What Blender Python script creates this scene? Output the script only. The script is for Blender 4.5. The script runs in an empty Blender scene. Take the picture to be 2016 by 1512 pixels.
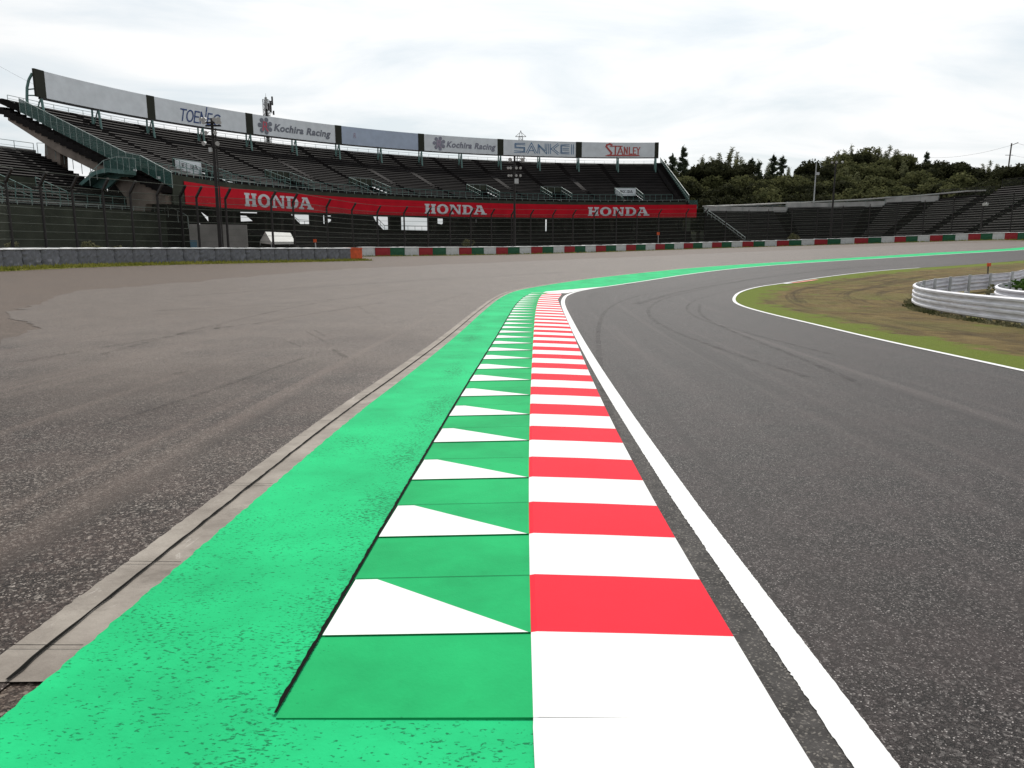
import bpy, math, random
import numpy as np
from mathutils import Vector
from mathutils.geometry import delaunay_2d_cdt
random.seed(7); RNG=np.random.default_rng(7)
C=bpy.context.scene.collection
# ---------------- camera, sky, sun, exposure ----------------
F=1485.0; TH=math.atan((756-487)/F); CT,ST=math.cos(TH),math.sin(TH); CZ=1.5
cam=bpy.data.cameras.new('camera'); cam.sensor_width=36; cam.lens=F/2016*36; cam.clip_start=.05; cam.clip_end=3000
co=bpy.data.objects.new('camera',cam); C.objects.link(co); co.location=(0,0,CZ); co.rotation_euler=(math.pi/2-TH,0,0)
bpy.context.scene.camera=co
SUN_EL,SUN_AZ=math.radians(50),math.radians(8)      # azimuth clockwise from +Y (straight ahead)
sd=Vector((math.sin(SUN_AZ)*math.cos(SUN_EL),math.cos(SUN_AZ)*math.cos(SUN_EL),math.sin(SUN_EL)))
sl=bpy.data.lights.new('sun','SUN'); sl.energy=3.0; sl.angle=math.radians(1.5); sl.color=(1,.96,.9)
so=bpy.data.objects.new('sun',sl); C.objects.link(so); so.rotation_euler=sd.to_track_quat('Z','Y').to_euler()
W=bpy.data.worlds.new('World'); bpy.context.scene.world=W; W.use_nodes=True
nt=W.node_tree; N=nt.nodes; L=nt.links; bg=N['Background']; bg.inputs[1].default_value=.1
sky=N.new('ShaderNodeTexSky'); sky.sky_type='NISHITA'; sky.sun_disc=False; sky.sun_elevation=SUN_EL; sky.sun_rotation=SUN_AZ; sky.air_density=1.2; sky.dust_density=3
tc=N.new('ShaderNodeTexCoord')
def wn(t,**k):
    n=N.new(t)
    for a,b in k.items(): setattr(n,a,b)
    return n
sep=wn('ShaderNodeSeparateXYZ'); L.new(tc.outputs['Generated'],sep.inputs[0])
zz=wn('ShaderNodeMath',operation='MAXIMUM'); L.new(sep.outputs[2],zz.inputs[0]); zz.inputs[1].default_value=.0
za=wn('ShaderNodeMath',operation='ADD'); L.new(zz.outputs[0],za.inputs[0]); za.inputs[1].default_value=.16
vx=wn('ShaderNodeVectorMath',operation='DIVIDE'); L.new(tc.outputs['Generated'],vx.inputs[0])
cb=wn('ShaderNodeCombineXYZ')
for i in range(3): L.new(za.outputs[0],cb.inputs[i])
L.new(cb.outputs[0],vx.inputs[1])
mp=wn('ShaderNodeMapping'); mp.inputs['Scale'].default_value=(1.0,1.5,0); mp.inputs['Location'].default_value=(.35,.2,0); L.new(vx.outputs[0],mp.inputs[0])
no=wn('ShaderNodeTexNoise'); no.inputs['Scale'].default_value=1.05; no.inputs['Detail'].default_value=9; no.inputs['Roughness'].default_value=.55; no.inputs['Distortion'].default_value=.5; L.new(mp.outputs[0],no.inputs[0])
cr=wn('ShaderNodeValToRGB'); cr.color_ramp.elements[0].position=.34; cr.color_ramp.elements[0].color=(.48,.48,.48,1); cr.color_ramp.elements[1].position=.56; L.new(no.outputs[0],cr.inputs[0])
# thin cloud is brighter towards the sun
dt=wn('ShaderNodeVectorMath',operation='DOT_PRODUCT'); L.new(tc.outputs['Generated'],dt.inputs[0]); dt.inputs[1].default_value=sd
mr=wn('ShaderNodeMapRange'); L.new(dt.outputs['Value'],mr.inputs[0]); mr.inputs[1].default_value=-.6; mr.inputs[2].default_value=1; mr.inputs[3].default_value=2.6; mr.inputs[4].default_value=10.4
cc=wn('ShaderNodeVectorMath',operation='SCALE'); cc.inputs[0].default_value=(.985,.995,1.0); L.new(mr.outputs[0],cc.inputs['Scale'])
hz=wn('ShaderNodeVectorMath',operation='ADD'); sk=wn('ShaderNodeVectorMath',operation='SCALE'); L.new(sky.outputs[0],sk.inputs[0]); sk.inputs['Scale'].default_value=.36; L.new(sk.outputs[0],hz.inputs[0]); hz.inputs[1].default_value=(2.2,3.2,3.9)
mx=wn('ShaderNodeMix',data_type='RGBA'); L.new(cr.outputs[0],mx.inputs[0]); L.new(hz.outputs[0],mx.inputs[6]); L.new(cc.outputs[0],mx.inputs[7])
L.new(mx.outputs[2],bg.inputs[0])
vs=bpy.context.scene.view_settings; vs.view_transform='Standard'; vs.look='None'; vs.exposure=.2; vs.gamma=1
# ---------------- terrain height field and pixel rays ----------------
SAMP=[(0,-30,.3),(-30,-30,.3),(30,-30,.3),(0,0,0),(-10,0,.02),(8,0,-.02),(0,10,-.2),(-12,10,-.1),(8,10,-.25),(0,20,-.37),(-15,22,-.1),(9,20,-.42),
 (1,28,-.47),(9,30,-.52),(17,22,-.5),(17,33,-.35),(-14,35,.05),(2,36,-.45),(-25,38,.5),(-25,20,.35),(-21,49,.52),(-13,61,.5),(-5,48,.1),(-17,78,.58),(-.5,95,.63),(13.5,107,.89),
 (30.6,119,1.37),(40,122,1.58),(53.4,121,2.0),(61,112,2.3),(64.9,98,2.5),(12,48,.15),(20,60,.45),(40,72,1.0),(53,80,1.4),(42,62,.45),(25,40,.0),(60,60,.6),(30,10,-.5),(60,20,-.5),(-40,60,.8),(-60,30,.8),(90,90,2.6),(-20,140,.6),(40,150,2.2),(80,130,3.0),(-60,120,.8),(140,60,1.5),(-100,0,1),(100,0,0)]
SA=np.array(SAMP,float)
def _k(r2): return np.where(r2>0,r2*np.log(r2+1e-9),0)*.5
def _fit():
    n=len(SA); d=SA[:,None,:2]-SA[None,:,:2]; K=_k((d**2).sum(-1))+np.eye(n)*60
    Pm=np.c_[np.ones(n),SA[:,:2]]; A=np.block([[K,Pm],[Pm.T,np.zeros((3,3))]])
    return np.linalg.solve(A,np.r_[SA[:,2],0,0,0])
WT=_fit()
def zf(x,y):
    x=np.asarray(x,float); y=np.asarray(y,float)
    xc=np.clip(x,-100,140); yc=np.clip(y,-30,150)
    p=np.stack([xc,yc],-1); d=p[...,None,:]-SA[:,:2]
    return (_k((d**2).sum(-1))*WT[:len(SA)]).sum(-1)+WT[-3]+WT[-2]*xc+WT[-1]*yc
def ray(px,py):
    dx,dy=px-1008,py-756
    return np.array([dx, F*CT-dy*ST, -(dy*CT+F*ST)])
def P(px,py,off=0.):
    r=ray(px,py); r=r/r[1]; t=np.concatenate([np.arange(.3,30,.05),np.arange(30,200,.1)])
    X=r[0]*t;Z=CZ+r[2]*t; h=Z-zf(X,t)-off; i=np.argmax(h<0)
    if i==0: i=1 if h[0]<0 else len(t)-1
    a=h[i-1]/(h[i-1]-h[i]); T=t[i-1]+a*(t[i]-t[i-1])
    return (float(r[0]*T),float(T))
def V(px,py,Y):
    r=ray(px,py); r=r/r[1]; return (float(r[0]*Y),float(Y),float(CZ+r[2]*Y))

def pxX(px,Y): return (px-1008)/1530*Y
def H(x,y): return float(zf(x,y))
# ---------------- mesh helpers ----------------
class MB:
    def __init__(s): s.v=[]; s.f=[]; s.m=[]
    def face(s,pts,m=0):
        i=len(s.v); s.v+= [tuple(map(float,p)) for p in pts]; s.f.append(tuple(range(i,i+len(pts)))); s.m.append(m)
    def hexa(s,a,b,m=0):     # a,b: two quads (lists of 4 pts), corresponding
        i=len(s.v); s.v+=[tuple(map(float,p)) for p in list(a)+list(b)]
        for q in ((3,2,1,0),(4,5,6,7),(0,1,5,4),(1,2,6,5),(2,3,7,6),(3,0,4,7)): s.f.append(tuple(i+k for k in q)); s.m.append(m)
    def box(s,c,h,m=0,ax=None):
        c=Vector(c); ax=ax or (Vector((1,0,0)),Vector((0,1,0)),Vector((0,0,1)))
        x,y,z=[Vector(a)*k for a,k in zip(ax,h)]
        s.hexa([c-x-y-z,c+x-y-z,c+x+y-z,c-x+y-z],[c-x-y+z,c+x-y+z,c+x+y+z,c-x+y+z],m)
    def bar(s,a,b,w,h=None,m=0):
        a=Vector(a); b=Vector(b); d=(b-a)
        if d.length<1e-6: return
        h=h or w; d.normalize(); u=d.cross(Vector((0,0,1)))
        if u.length<.05: u=Vector((1,0,0))
        u.normalize(); v=u.cross(d); u=u*w/2; v=v*h/2
        s.hexa([a-u-v,a+u-v,a+u+v,a-u+v],[b-u-v,b+u-v,b+u+v,b-u+v],m)
    def tube(s,a,b,r,r2=None,n=8,m=0,cap=True):
        a=Vector(a); b=Vector(b); r2=r if r2 is None else r2; d=(b-a).normalized(); u=d.cross(Vector((0,0,1)))
        if u.length<.05: u=Vector((1,0,0))
        u.normalize(); v=u.cross(d); i=len(s.v)
        for p,q in ((a,r),(b,r2)):
            for k in range(n):
                t=2*math.pi*k/n; s.v.append(tuple(p+u*q*math.cos(t)+v*q*math.sin(t)))
        for k in range(n): s.f.append((i+k,i+(k+1)%n,i+n+(k+1)%n,i+n+k)); s.m.append(m)
        if cap: s.f.append(tuple(i+k for k in range(n))[::-1]); s.m.append(m); s.f.append(tuple(i+n+k for k in range(n))); s.m.append(m)
    def path(s,pts,r,n=6,m=0):
        for a,b in zip(pts,pts[1:]): s.tube(a,b,r,n=n,m=m)
    def build(s,name,mats,parent=None,smooth=False):
        me=bpy.data.meshes.new(name); off=parent_loc(parent)
        me.from_pydata([(x-off[0],y-off[1],z-off[2]) for x,y,z in s.v],[],s.f)
        if not isinstance(mats,(list,tuple)): mats=[mats]
        for q in mats: me.materials.append(q)
        if len(mats)>1: me.polygons.foreach_set('material_index',s.m)
        if smooth: me.polygons.foreach_set('use_smooth',[True]*len(s.f))
        me.update(); o=bpy.data.objects.new(name,me); C.objects.link(o); o.parent=parent; return o
def parent_loc(p):
    o=Vector((0,0,0))
    while p is not None: o=o+p.location; p=p.parent
    return o
def tag(o,label=None,cat=None,group=None,kind=None):
    for k,v in (('label',label),('category',cat),('group',group),('kind',kind)):
        if v: o[k]=v
    return o
def thing(name,loc,label,cat,group=None):
    o=bpy.data.objects.new(name,None); C.objects.link(o); o.location=loc; return tag(o,label,cat,group)
def copy_tree(o,parent=None):
    c=o.copy(); C.objects.link(c); c.parent=parent
    for ch in o.children: copy_tree(ch,c)
    return c
ORD='first second third fourth fifth sixth seventh eighth ninth tenth eleventh twelfth thirteenth fourteenth fifteenth sixteenth seventeenth eighteenth nineteenth twentieth twenty-first twenty-second twenty-third twenty-fourth twenty-fifth twenty-sixth twenty-seventh twenty-eighth twenty-ninth thirtieth'.split()
# ---------------- materials ----------------
def mat(name,col,rough=.7,var=.15,scale=3.,metal=0.,bump=0.,alpha=1.,spec=.5,col2=None,stretch=(1,1,1),coord='Object'):
    m=bpy.data.materials.new(name); m.use_nodes=True; t=m.node_tree; n=t.nodes; l=t.links; b=n['Principled BSDF']
    b.inputs['Roughness'].default_value=rough; b.inputs['Metallic'].default_value=metal; b.inputs['Alpha'].default_value=alpha
    b.inputs['Specular IOR Level'].default_value=spec
    g=n.new('ShaderNodeTexCoord'); mp=n.new('ShaderNodeMapping'); mp.inputs['Scale'].default_value=stretch; l.new(g.outputs[coord],mp.inputs[0])
    no=n.new('ShaderNodeTexNoise'); no.inputs['Scale'].default_value=scale; no.inputs['Detail'].default_value=6; l.new(mp.outputs[0],no.inputs[0])
    mr=n.new('ShaderNodeMapRange'); l.new(no.outputs[0],mr.inputs[0]); mr.inputs[1].default_value=.3; mr.inputs[2].default_value=.7
    mx=n.new('ShaderNodeMix'); mx.data_type='RGBA'; l.new(mr.outputs[0],mx.inputs[0])
    c2=col2 or tuple(min(1,c*(1+var)) for c in col); c1=col if col2 else tuple(c*(1-var) for c in col)
    mx.inputs[6].default_value=(*c1,1); mx.inputs[7].default_value=(*c2,1); l.new(mx.outputs[2],b.inputs['Base Color'])
    if bump:
        bu=n.new('ShaderNodeBump'); bu.inputs['Strength'].default_value=bump; bu.inputs['Distance'].default_value=.02; l.new(no.outputs[0],bu.inputs['Height']); l.new(bu.outputs[0],b.inputs['Normal'])
    return m
class NG:   # tiny node-graph helper
    def __init__(s,name):
        s.m=bpy.data.materials.new(name); s.m.use_nodes=True; s.t=s.m.node_tree; s.n=s.t.nodes; s.l=s.t.links; s.b=s.n['Principled BSDF']
        s.tc=s.n.new('ShaderNodeTexCoord')
    def set(s,sock,v):
        if hasattr(v,'is_linked'): s.l.new(v,sock)
        elif isinstance(v,(tuple,list)) and len(v)==3 and sock.type=='RGBA': sock.default_value=(*v,1)
        else: sock.default_value=v
    def co(s,kind='Object',scale=(1,1,1),loc=(0,0,0)):
        mp=s.n.new('ShaderNodeMapping'); s.l.new(s.tc.outputs[kind],mp.inputs[0]); mp.inputs['Scale'].default_value=scale; mp.inputs['Location'].default_value=loc; return mp.outputs[0]
    def noise(s,v,scale,detail=4,rough=.5,dist=0):
        o=s.n.new('ShaderNodeTexNoise'); s.l.new(v,o.inputs[0]); o.inputs['Scale'].default_value=scale; o.inputs['Detail'].default_value=detail; o.inputs['Roughness'].default_value=rough; o.inputs['Distortion'].default_value=dist; return o.outputs[0]
    def voro(s,v,scale,out='Color'):
        o=s.n.new('ShaderNodeTexVoronoi'); s.l.new(v,o.inputs[0]); o.inputs['Scale'].default_value=scale; return o.outputs[out]
    def ramp(s,v,a,b,lo=0.,hi=1.):
        o=s.n.new('ShaderNodeMapRange'); s.l.new(v,o.inputs[0]); o.inputs[1].default_value=a; o.inputs[2].default_value=b; o.inputs[3].default_value=lo; o.inputs[4].default_value=hi; return o.outputs[0]
    def mix(s,f,a,b,mode='MIX'):
        o=s.n.new('ShaderNodeMix'); o.data_type='RGBA'; o.blend_type=mode; s.set(o.inputs[0],f); s.set(o.inputs[6],a); s.set(o.inputs[7],b); return o.outputs[2]
    def math(s,op,a,b=0.):
        o=s.n.new('ShaderNodeMath'); o.operation=op; s.set(o.inputs[0],a); s.set(o.inputs[1],b); return o.outputs[0]
    def sepx(s,v):
        o=s.n.new('ShaderNodeSeparateXYZ'); s.l.new(v,o.inputs[0]); return o.outputs
    def bump(s,h,strength,dist):
        o=s.n.new('ShaderNodeBump'); o.inputs['Strength'].default_value=strength; o.inputs['Distance'].default_value=dist; s.l.new(h,o.inputs['Height']); s.l.new(o.outputs[0],s.b.inputs['Normal'])
    def out(s,col,rough=.7,spec=.5):
        s.set(s.b.inputs['Base Color'],col); s.set(s.b.inputs['Roughness'],rough); s.b.inputs['Specular IOR Level'].default_value=spec; return s.m
def asphalt(name,dark,mid,lite,streak=.5,stone=130,patch=.5,rough=.6,brown=None,dusty_sheen=False,dc=((.045,.036,.030),(.32,.268,.228)),coarse=.2):
    g=NG(name); o=g.co(); uv=g.co('UV')
    cell=g.sepx(g.voro(o,stone))[0]; cell2=g.sepx(g.voro(o,stone*.42))[1]
    c=g.mix(g.ramp(cell,.42,1.),dark,mid); c=g.mix(g.ramp(cell,.94,1.,0,.8),c,lite); c=g.mix(g.ramp(cell2,.78,1.,0,coarse),c,lite)
    gr_=g.noise(o,24,5,.75); c=g.mix(g.ramp(gr_,.30,.5,.55,0),c,dark); c=g.mix(g.ramp(gr_,.54,.74,0,.3),c,tuple(min(1,x*2.0) for x in mid))
    c=g.mix(g.ramp(g.noise(o,1.7,5,.7),.4,.62,0,.3),c,(mid[0]*1.15,mid[1]*1.0,mid[2]*1.04))
    c=g.mix(g.ramp(g.sepx(g.voro(o,stone*.3))[2],.0,.35,min(.9,coarse*1.8),0),c,dark); big=g.noise(o,.35,6,.6); c=g.mix(g.ramp(big,.35,.65,0,patch),c,tuple(x*.55 for x in mid))
    # tyre streaks run along the lane (UV: metres along, metres across)
    st=g.noise(g.co('UV',(.045,1.6,1)),1.,5,.6,.3); c=g.mix(g.ramp(st,.52,.68,0,streak),c,tuple(x*.4 for x in mid))
    st2=g.noise(g.co('UV',(.03,2.6,1),(7,3,0)),1.,3,.5,.4); c=g.mix(g.ramp(st2,.55,.75,0,streak*.6),c,tuple(min(1,x*1.8) for x in mid))
    if brown: c=g.mix(g.ramp(g.noise(o,.12,4),.45,.62,0,.55),c,brown)
    if dusty_sheen:   # paler, dusty tone farther along: grazing-angle sheen painted into the colour
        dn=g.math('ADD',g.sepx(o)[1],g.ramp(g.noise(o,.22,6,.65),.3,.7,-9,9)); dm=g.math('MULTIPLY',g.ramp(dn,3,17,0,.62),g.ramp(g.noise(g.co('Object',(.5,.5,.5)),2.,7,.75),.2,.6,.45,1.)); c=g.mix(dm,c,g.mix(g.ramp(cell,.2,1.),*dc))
    h=g.voro(o,stone,'Distance'); g.bump(h,.3,.005)
    return g.out(c,g.ramp(cell,0,1,rough+.06,rough-.06),.10)
def green_paint(name,speck,col=(.036,.50,.215),dk=(.006,.13,.05)):
    g=NG(name); o=g.co()
    c=g.mix(g.ramp(g.noise(o,1.1,6,.65),.38,.68),col,tuple(x*.72 for x in col))
    m=g.ramp(g.noise(o,.9,5,.65),.42,.66,-.06,.055)
    s1=g.noise(g.co('Object',(45,85,45)),1.,3,.6); xj=g.sepx(o)[0]; s2=g.math('ADD',g.math('ADD',s1,m),g.ramp(g.math('ABSOLUTE',g.math('ADD',xj,.80)),0,.25,.075,0))
    c=g.mix(g.ramp(s2,.63-speck,.70-speck,0,.9),c,dk)
    bl=g.noise(o,4,5,.7,.5); c=g.mix(g.ramp(bl,.6,.8,0,.35),c,tuple(x*.5 for x in col))
    g.bump(g.noise(o,70,4,.6),.35,.004)
    return g.out(c,.75,.08)
M={}
M['track']=asphalt('track_asphalt',(.0015,.0012,.0012),(.052,.0425,.040),(.50,.46,.44),.8,215,.3,.5)
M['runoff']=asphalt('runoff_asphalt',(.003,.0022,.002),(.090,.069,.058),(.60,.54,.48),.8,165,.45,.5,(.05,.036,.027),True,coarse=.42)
M['dirt']=asphalt('gravelly_dirt',(.006,.0045,.0035),(.11,.083,.066),(.50,.42,.35),0,150,.45,.55,(.06,.042,.030),True,((.035,.024,.018),(.24,.185,.145)),.4)
g=NG('infield_soil'); o=g.co(); u=g.co('UV'); uu=g.sepx(g.tc.outputs['UV'])
c=g.mix(g.ramp(g.noise(o,1.1,8,.72),.36,.64),(.068,.046,.018),(.165,.118,.044)); c=g.mix(g.ramp(g.noise(o,.25,6,.65),.48,.62,0,.7),c,(.105,.10,.028))
fur=g.noise(g.co('UV',(.06,1.1,1)),1.,7,.7,.6); c=g.mix(g.ramp(fur,.52,.62,0,.7),c,(.028,.019,.010))
fin=g.noise(g.co('UV',(.5,6,1)),1.,5,.7,.5); c=g.mix(g.ramp(fin,.5,.72,0,.35),c,(.18,.145,.075))
gm=g.math('ADD',g.ramp(uu[1],.4,1.9,1.0,0),g.ramp(g.noise(o,.8,6,.7),.3,.7,-.55,.55)); gr=g.mix(g.noise(o,14,5,.7),(.06,.09,.008),(.16,.195,.025)); c=g.mix(g.ramp(gm,.25,.6),c,gr)
g.bump(g.noise(o,30,6,.7),.8,.05); M['infield']=g.out(c,.95,.15)
g=NG('grass'); o=g.co(); c=g.mix(g.ramp(g.noise(o,3,6,.7),.3,.7),(.09,.105,.02),(.24,.22,.06)); c=g.mix(g.ramp(g.noise(o,.5,4),.5,.65,0,.7),c,(.20,.15,.07)); g.bump(g.noise(o,30,5,.7),1,.05); M['grass']=g.out(c,.95,.1)
M['hill']=mat('hillside_soil',(.03,.035,.015),.95,.4,.4,spec=.1)
M['green']=green_paint('green_paint_rough',.05,(.014,.46,.168))
M['kgreen']=green_paint('green_paint_kerb',-.05,(.012,.37,.118))
M['joint']=mat('joint_dirt',(.006,.02,.01),.9,.5,20)
M['gap']=mat('dark_gap',(.004,.004,.003),.95,.3,20,spec=.1)
def paint(name,col,dirt=(.35,.34,.32),amt=.5,edge=.0):
    g=NG(name); o=g.co(); c=g.mix(g.ramp(g.noise(o,2.2,7,.7),.4,.75,0,.4),col,tuple(x*.7 for x in col))
    c=g.mix(g.ramp(g.noise(g.co('Object',(9,60,30)),1.,4,.7),.68,.75,0,amt),c,dirt); g.bump(g.noise(o,60,4,.6),.2,.003); return g.out(c,.7,.08)
M['kwhite']=paint('white_kerb_paint',(.70,.70,.695),amt=.12)
M['kred']=paint('red_kerb_paint',(.66,.018,.036),(.35,.02,.03),.15)
M['line']=paint('white_line_paint',(.70,.70,.695),(.25,.24,.22),.7)
g=NG('gutter_concrete'); o=g.co(); c=g.mix(g.ramp(g.noise(o,9,6,.65),.35,.7),(.02,.018,.017),(.06,.055,.052)); c=g.mix(g.ramp(g.sepx(g.voro(o,140))[0],.8,1,0,.4),c,(.35,.32,.28)); g.bump(g.noise(o,60,5,.7),.8,.01); M['gutter']=g.out(c,.8,.3)
g=NG('drain_concrete'); o=g.co(); c=g.mix(g.ramp(g.noise(o,2.2,8,.7),.3,.7),(.15,.128,.108),(.30,.268,.232)); c=g.mix(g.ramp(g.noise(g.co('Object',(14,3,1)),1.,6,.7,.8),.62,.72,0,.5),c,(.50,.47,.43)); c=g.mix(g.ramp(g.noise(o,3.1,5,.7),.58,.72,0,.6),c,(.10,.085,.07)); g.bump(g.noise(o,40,6,.7),.5,.01); M['drain']=g.out(c,.8,.3)
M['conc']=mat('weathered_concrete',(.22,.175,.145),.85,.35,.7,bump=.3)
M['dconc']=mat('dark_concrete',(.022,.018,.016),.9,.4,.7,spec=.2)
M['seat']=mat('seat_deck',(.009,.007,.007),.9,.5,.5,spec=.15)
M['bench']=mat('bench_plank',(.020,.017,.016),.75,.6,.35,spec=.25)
M['teal']=mat('teal_steel',(.11,.21,.19),.45,.25,2.)
M['tealp']=mat('teal_mesh_panel',(.03,.10,.085),.6,.2,2.,alpha=.62)
M['rail']=mat('galvanised_rail',(.30,.36,.34),.4,.2,3.)
M['pwall']=mat('dark_green_wall',(.042,.048,.034),.85,.3,.8,spec=.2)
M['paleband']=mat('pale_parapet',(.42,.41,.39),.8,.2,.8)
M['board']=mat('sign_panel_white',(.80,.83,.86),.6,.08,.9)
M['boardb']=mat('sign_panel_blue',(.46,.53,.66),.6,.08,.9)
M['boardd']=mat('sign_divider',(.018,.02,.010),.8,.2,1.)
M['bred']=mat('banner_red',(.54,.008,.022),.85,.12,.6,spec=.15)
M['lgrey']=mat('lettering_silver',(.62,.63,.66),.6,.05,1.)
M['navy']=mat('lettering_navy',(.03,.07,.22),.6,.1,1.)
M['blue']=mat('lettering_blue',(.06,.18,.36),.6,.1,1.)
M['rubber']=None
M['ltr']=mat('lettering_grey',(.20,.21,.25),.6,.1,1.)
M['ltr2']=mat('lettering_faded',(.27,.27,.33),.6,.1,1.)
M['lred']=mat('lettering_red',(.52,.09,.08),.6,.1,1.)
M['fred']=mat('lettering_faded_red',(.42,.33,.42),.6,.1,1.)
M['lrose']=mat('lettering_rose',(.60,.10,.14),.6,.1,1.)
M['black']=mat('black_paint',(.02,.02,.022),.6,.2,2.)
M['steel']=mat('rusty_dark_steel',(.018,.015,.014),.7,.35,3.)
M['wire']=mat('fence_wire',(.10,.11,.09),.6,.2,3.)
M['net']=mat('chain_link_net',(.03,.035,.025),.8,.2,3.,alpha=.14)
M['fadedred']=mat('faded_red_paint',(.62,.24,.21),.7,.3,6.,spec=.1)
M['orange']=mat('orange_vinyl',(.62,.085,.015),.6,.2,3.,bump=.3)
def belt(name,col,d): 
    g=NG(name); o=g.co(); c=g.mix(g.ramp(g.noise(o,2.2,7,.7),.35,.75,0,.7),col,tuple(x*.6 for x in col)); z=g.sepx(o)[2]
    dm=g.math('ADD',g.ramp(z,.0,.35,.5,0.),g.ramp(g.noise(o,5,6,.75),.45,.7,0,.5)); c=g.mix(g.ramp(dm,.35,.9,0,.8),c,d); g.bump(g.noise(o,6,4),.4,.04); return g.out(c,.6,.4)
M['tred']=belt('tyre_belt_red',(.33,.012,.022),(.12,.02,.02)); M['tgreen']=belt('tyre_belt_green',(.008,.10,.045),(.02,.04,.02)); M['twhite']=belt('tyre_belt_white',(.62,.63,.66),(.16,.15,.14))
M['cap']=mat('white_cover',(.80,.80,.80),.5,.1,2.)
g=NG('grey_tarpaulin'); o=g.co(); c=g.mix(g.ramp(g.noise(g.co('Object',(3,3,1)),1.5,7,.7,1.),.3,.7),(.11,.112,.128),(.18,.183,.205)); c=g.mix(g.ramp(g.noise(g.co('Object',(6,6,1.5)),1.,6,.75,1.5),.64,.78,0,.45),c,(.20,.20,.22)); g.bump(g.noise(g.co('Object',(5,5,1.2)),1.2,4,.5,1.5),.6,.06); M['tarp']=g.out(c,.7,.2)
M['tent']=mat('tent_canvas',(.78,.78,.74),.7,.08,1.)
M['kiosk']=mat('kiosk_wall',(.20,.19,.18),.85,.2,.6)
M['bdoor']=mat('blue_panel',(.05,.12,.17),.6,.2,1.)
M['guard']=mat('galvanised_steel',(.66,.66,.70),.45,.2,2.2,metal=.0,stretch=(1,1,6))
M['gpost']=mat('steel_post',(.42,.43,.43),.5,.2,3.)
M['lamp']=mat('lamp_shell',(.55,.55,.55),.35,.1,3.)
M['wood']=mat('pole_timber',(.07,.055,.045),.85,.3,3.)
def leafm(name,a,b):
    g=NG(name); o=g.co(); c=g.mix(g.ramp(g.noise(o,.9,5,.7),.35,.65),a,b); g.b.inputs['Subsurface Weight'].default_value=0
    m=g.out(c,.95,.03); tr=g.n.new('ShaderNodeBsdfTranslucent'); g.l.new(c,tr.inputs[0]); ms=g.n.new('ShaderNodeMixShader'); ms.inputs[0].default_value=.3
    out=g.n['Material Output']; g.l.new(g.b.outputs[0],ms.inputs[1]); g.l.new(tr.outputs[0],ms.inputs[2]); g.l.new(ms.outputs[0],out.inputs[0]); return m
M['lf_dark']=leafm('leaves_dark',(.014,.017,.009),(.05,.052,.024)); M['lf_mid']=leafm('leaves_mid',(.045,.052,.022),(.14,.142,.062)); M['lf_con']=leafm('needles',(.035,.048,.030),(.12,.145,.09)); M['lf_bam']=leafm('bamboo_leaves',(.09,.098,.048),(.22,.225,.125))
M['lf_weed']=leafm('weed_leaves',(.06,.07,.03),(.22,.20,.12)); M['lf_bush']=leafm('bush_leaves',(.02,.05,.012),(.08,.15,.03)); M['bark']=mat('bark',(.05,.04,.03),.9,.3,3.)
g=NG('rubber_mark'); o=g.co(); g.b.inputs['Alpha'].default_value=.5; g.l.new(g.ramp(g.noise(o,3.,8,.75),.40,.70,0,.34),g.b.inputs['Alpha']); M['rubber']=g.out((.012,.011,.011),.8,.2)
# ---------------- 2D fill over the terrain ----------------
def resample(p,step):
    out=[]
    for a,b in zip(p,p[1:]):
        n=max(1,int(math.dist(a,b)/step)); out+=[(a[0]+(b[0]-a[0])*i/n,a[1]+(b[1]-a[1])*i/n) for i in range(n)]
    return out+[tuple(p[-1])]
def smooth(p,it=2):
    for _ in range(it):
        q=[p[0]]
        for a,b in zip(p,p[1:]): q+=[(a[0]*.75+b[0]*.25,a[1]*.75+b[1]*.25),(a[0]*.25+b[0]*.75,a[1]*.25+b[1]*.75)]
        p=q+[p[-1]]
    return p
def nearest(ref,X,Y):
    r=np.array(ref); a=r[:-1]; d=r[1:]-a; ln=np.hypot(d[:,0],d[:,1]); cum=np.r_[0,np.cumsum(ln)][:-1]
    px=X[:,None]-a[:,0]; py=Y[:,None]-a[:,1]; t=np.clip((px*d[:,0]+py*d[:,1])/ln**2,0,1)
    q=np.hypot(px-t*d[:,0],py-t*d[:,1]); i=q.argmin(1); k=np.arange(len(X)); return cum[i]+t[k,i]*ln[i],q[k,i]
def inside(poly,X,Y):
    r=np.zeros(len(X),bool); n=len(poly)
    for i in range(n):
        x1,y1=poly[i]; x2,y2=poly[(i+1)%n]
        if y1==y2: continue
        c=((y1>Y)!=(y2>Y))&(X<(x2-x1)*(Y-y1)/(y2-y1)+x1); r^=c
    return r
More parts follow.
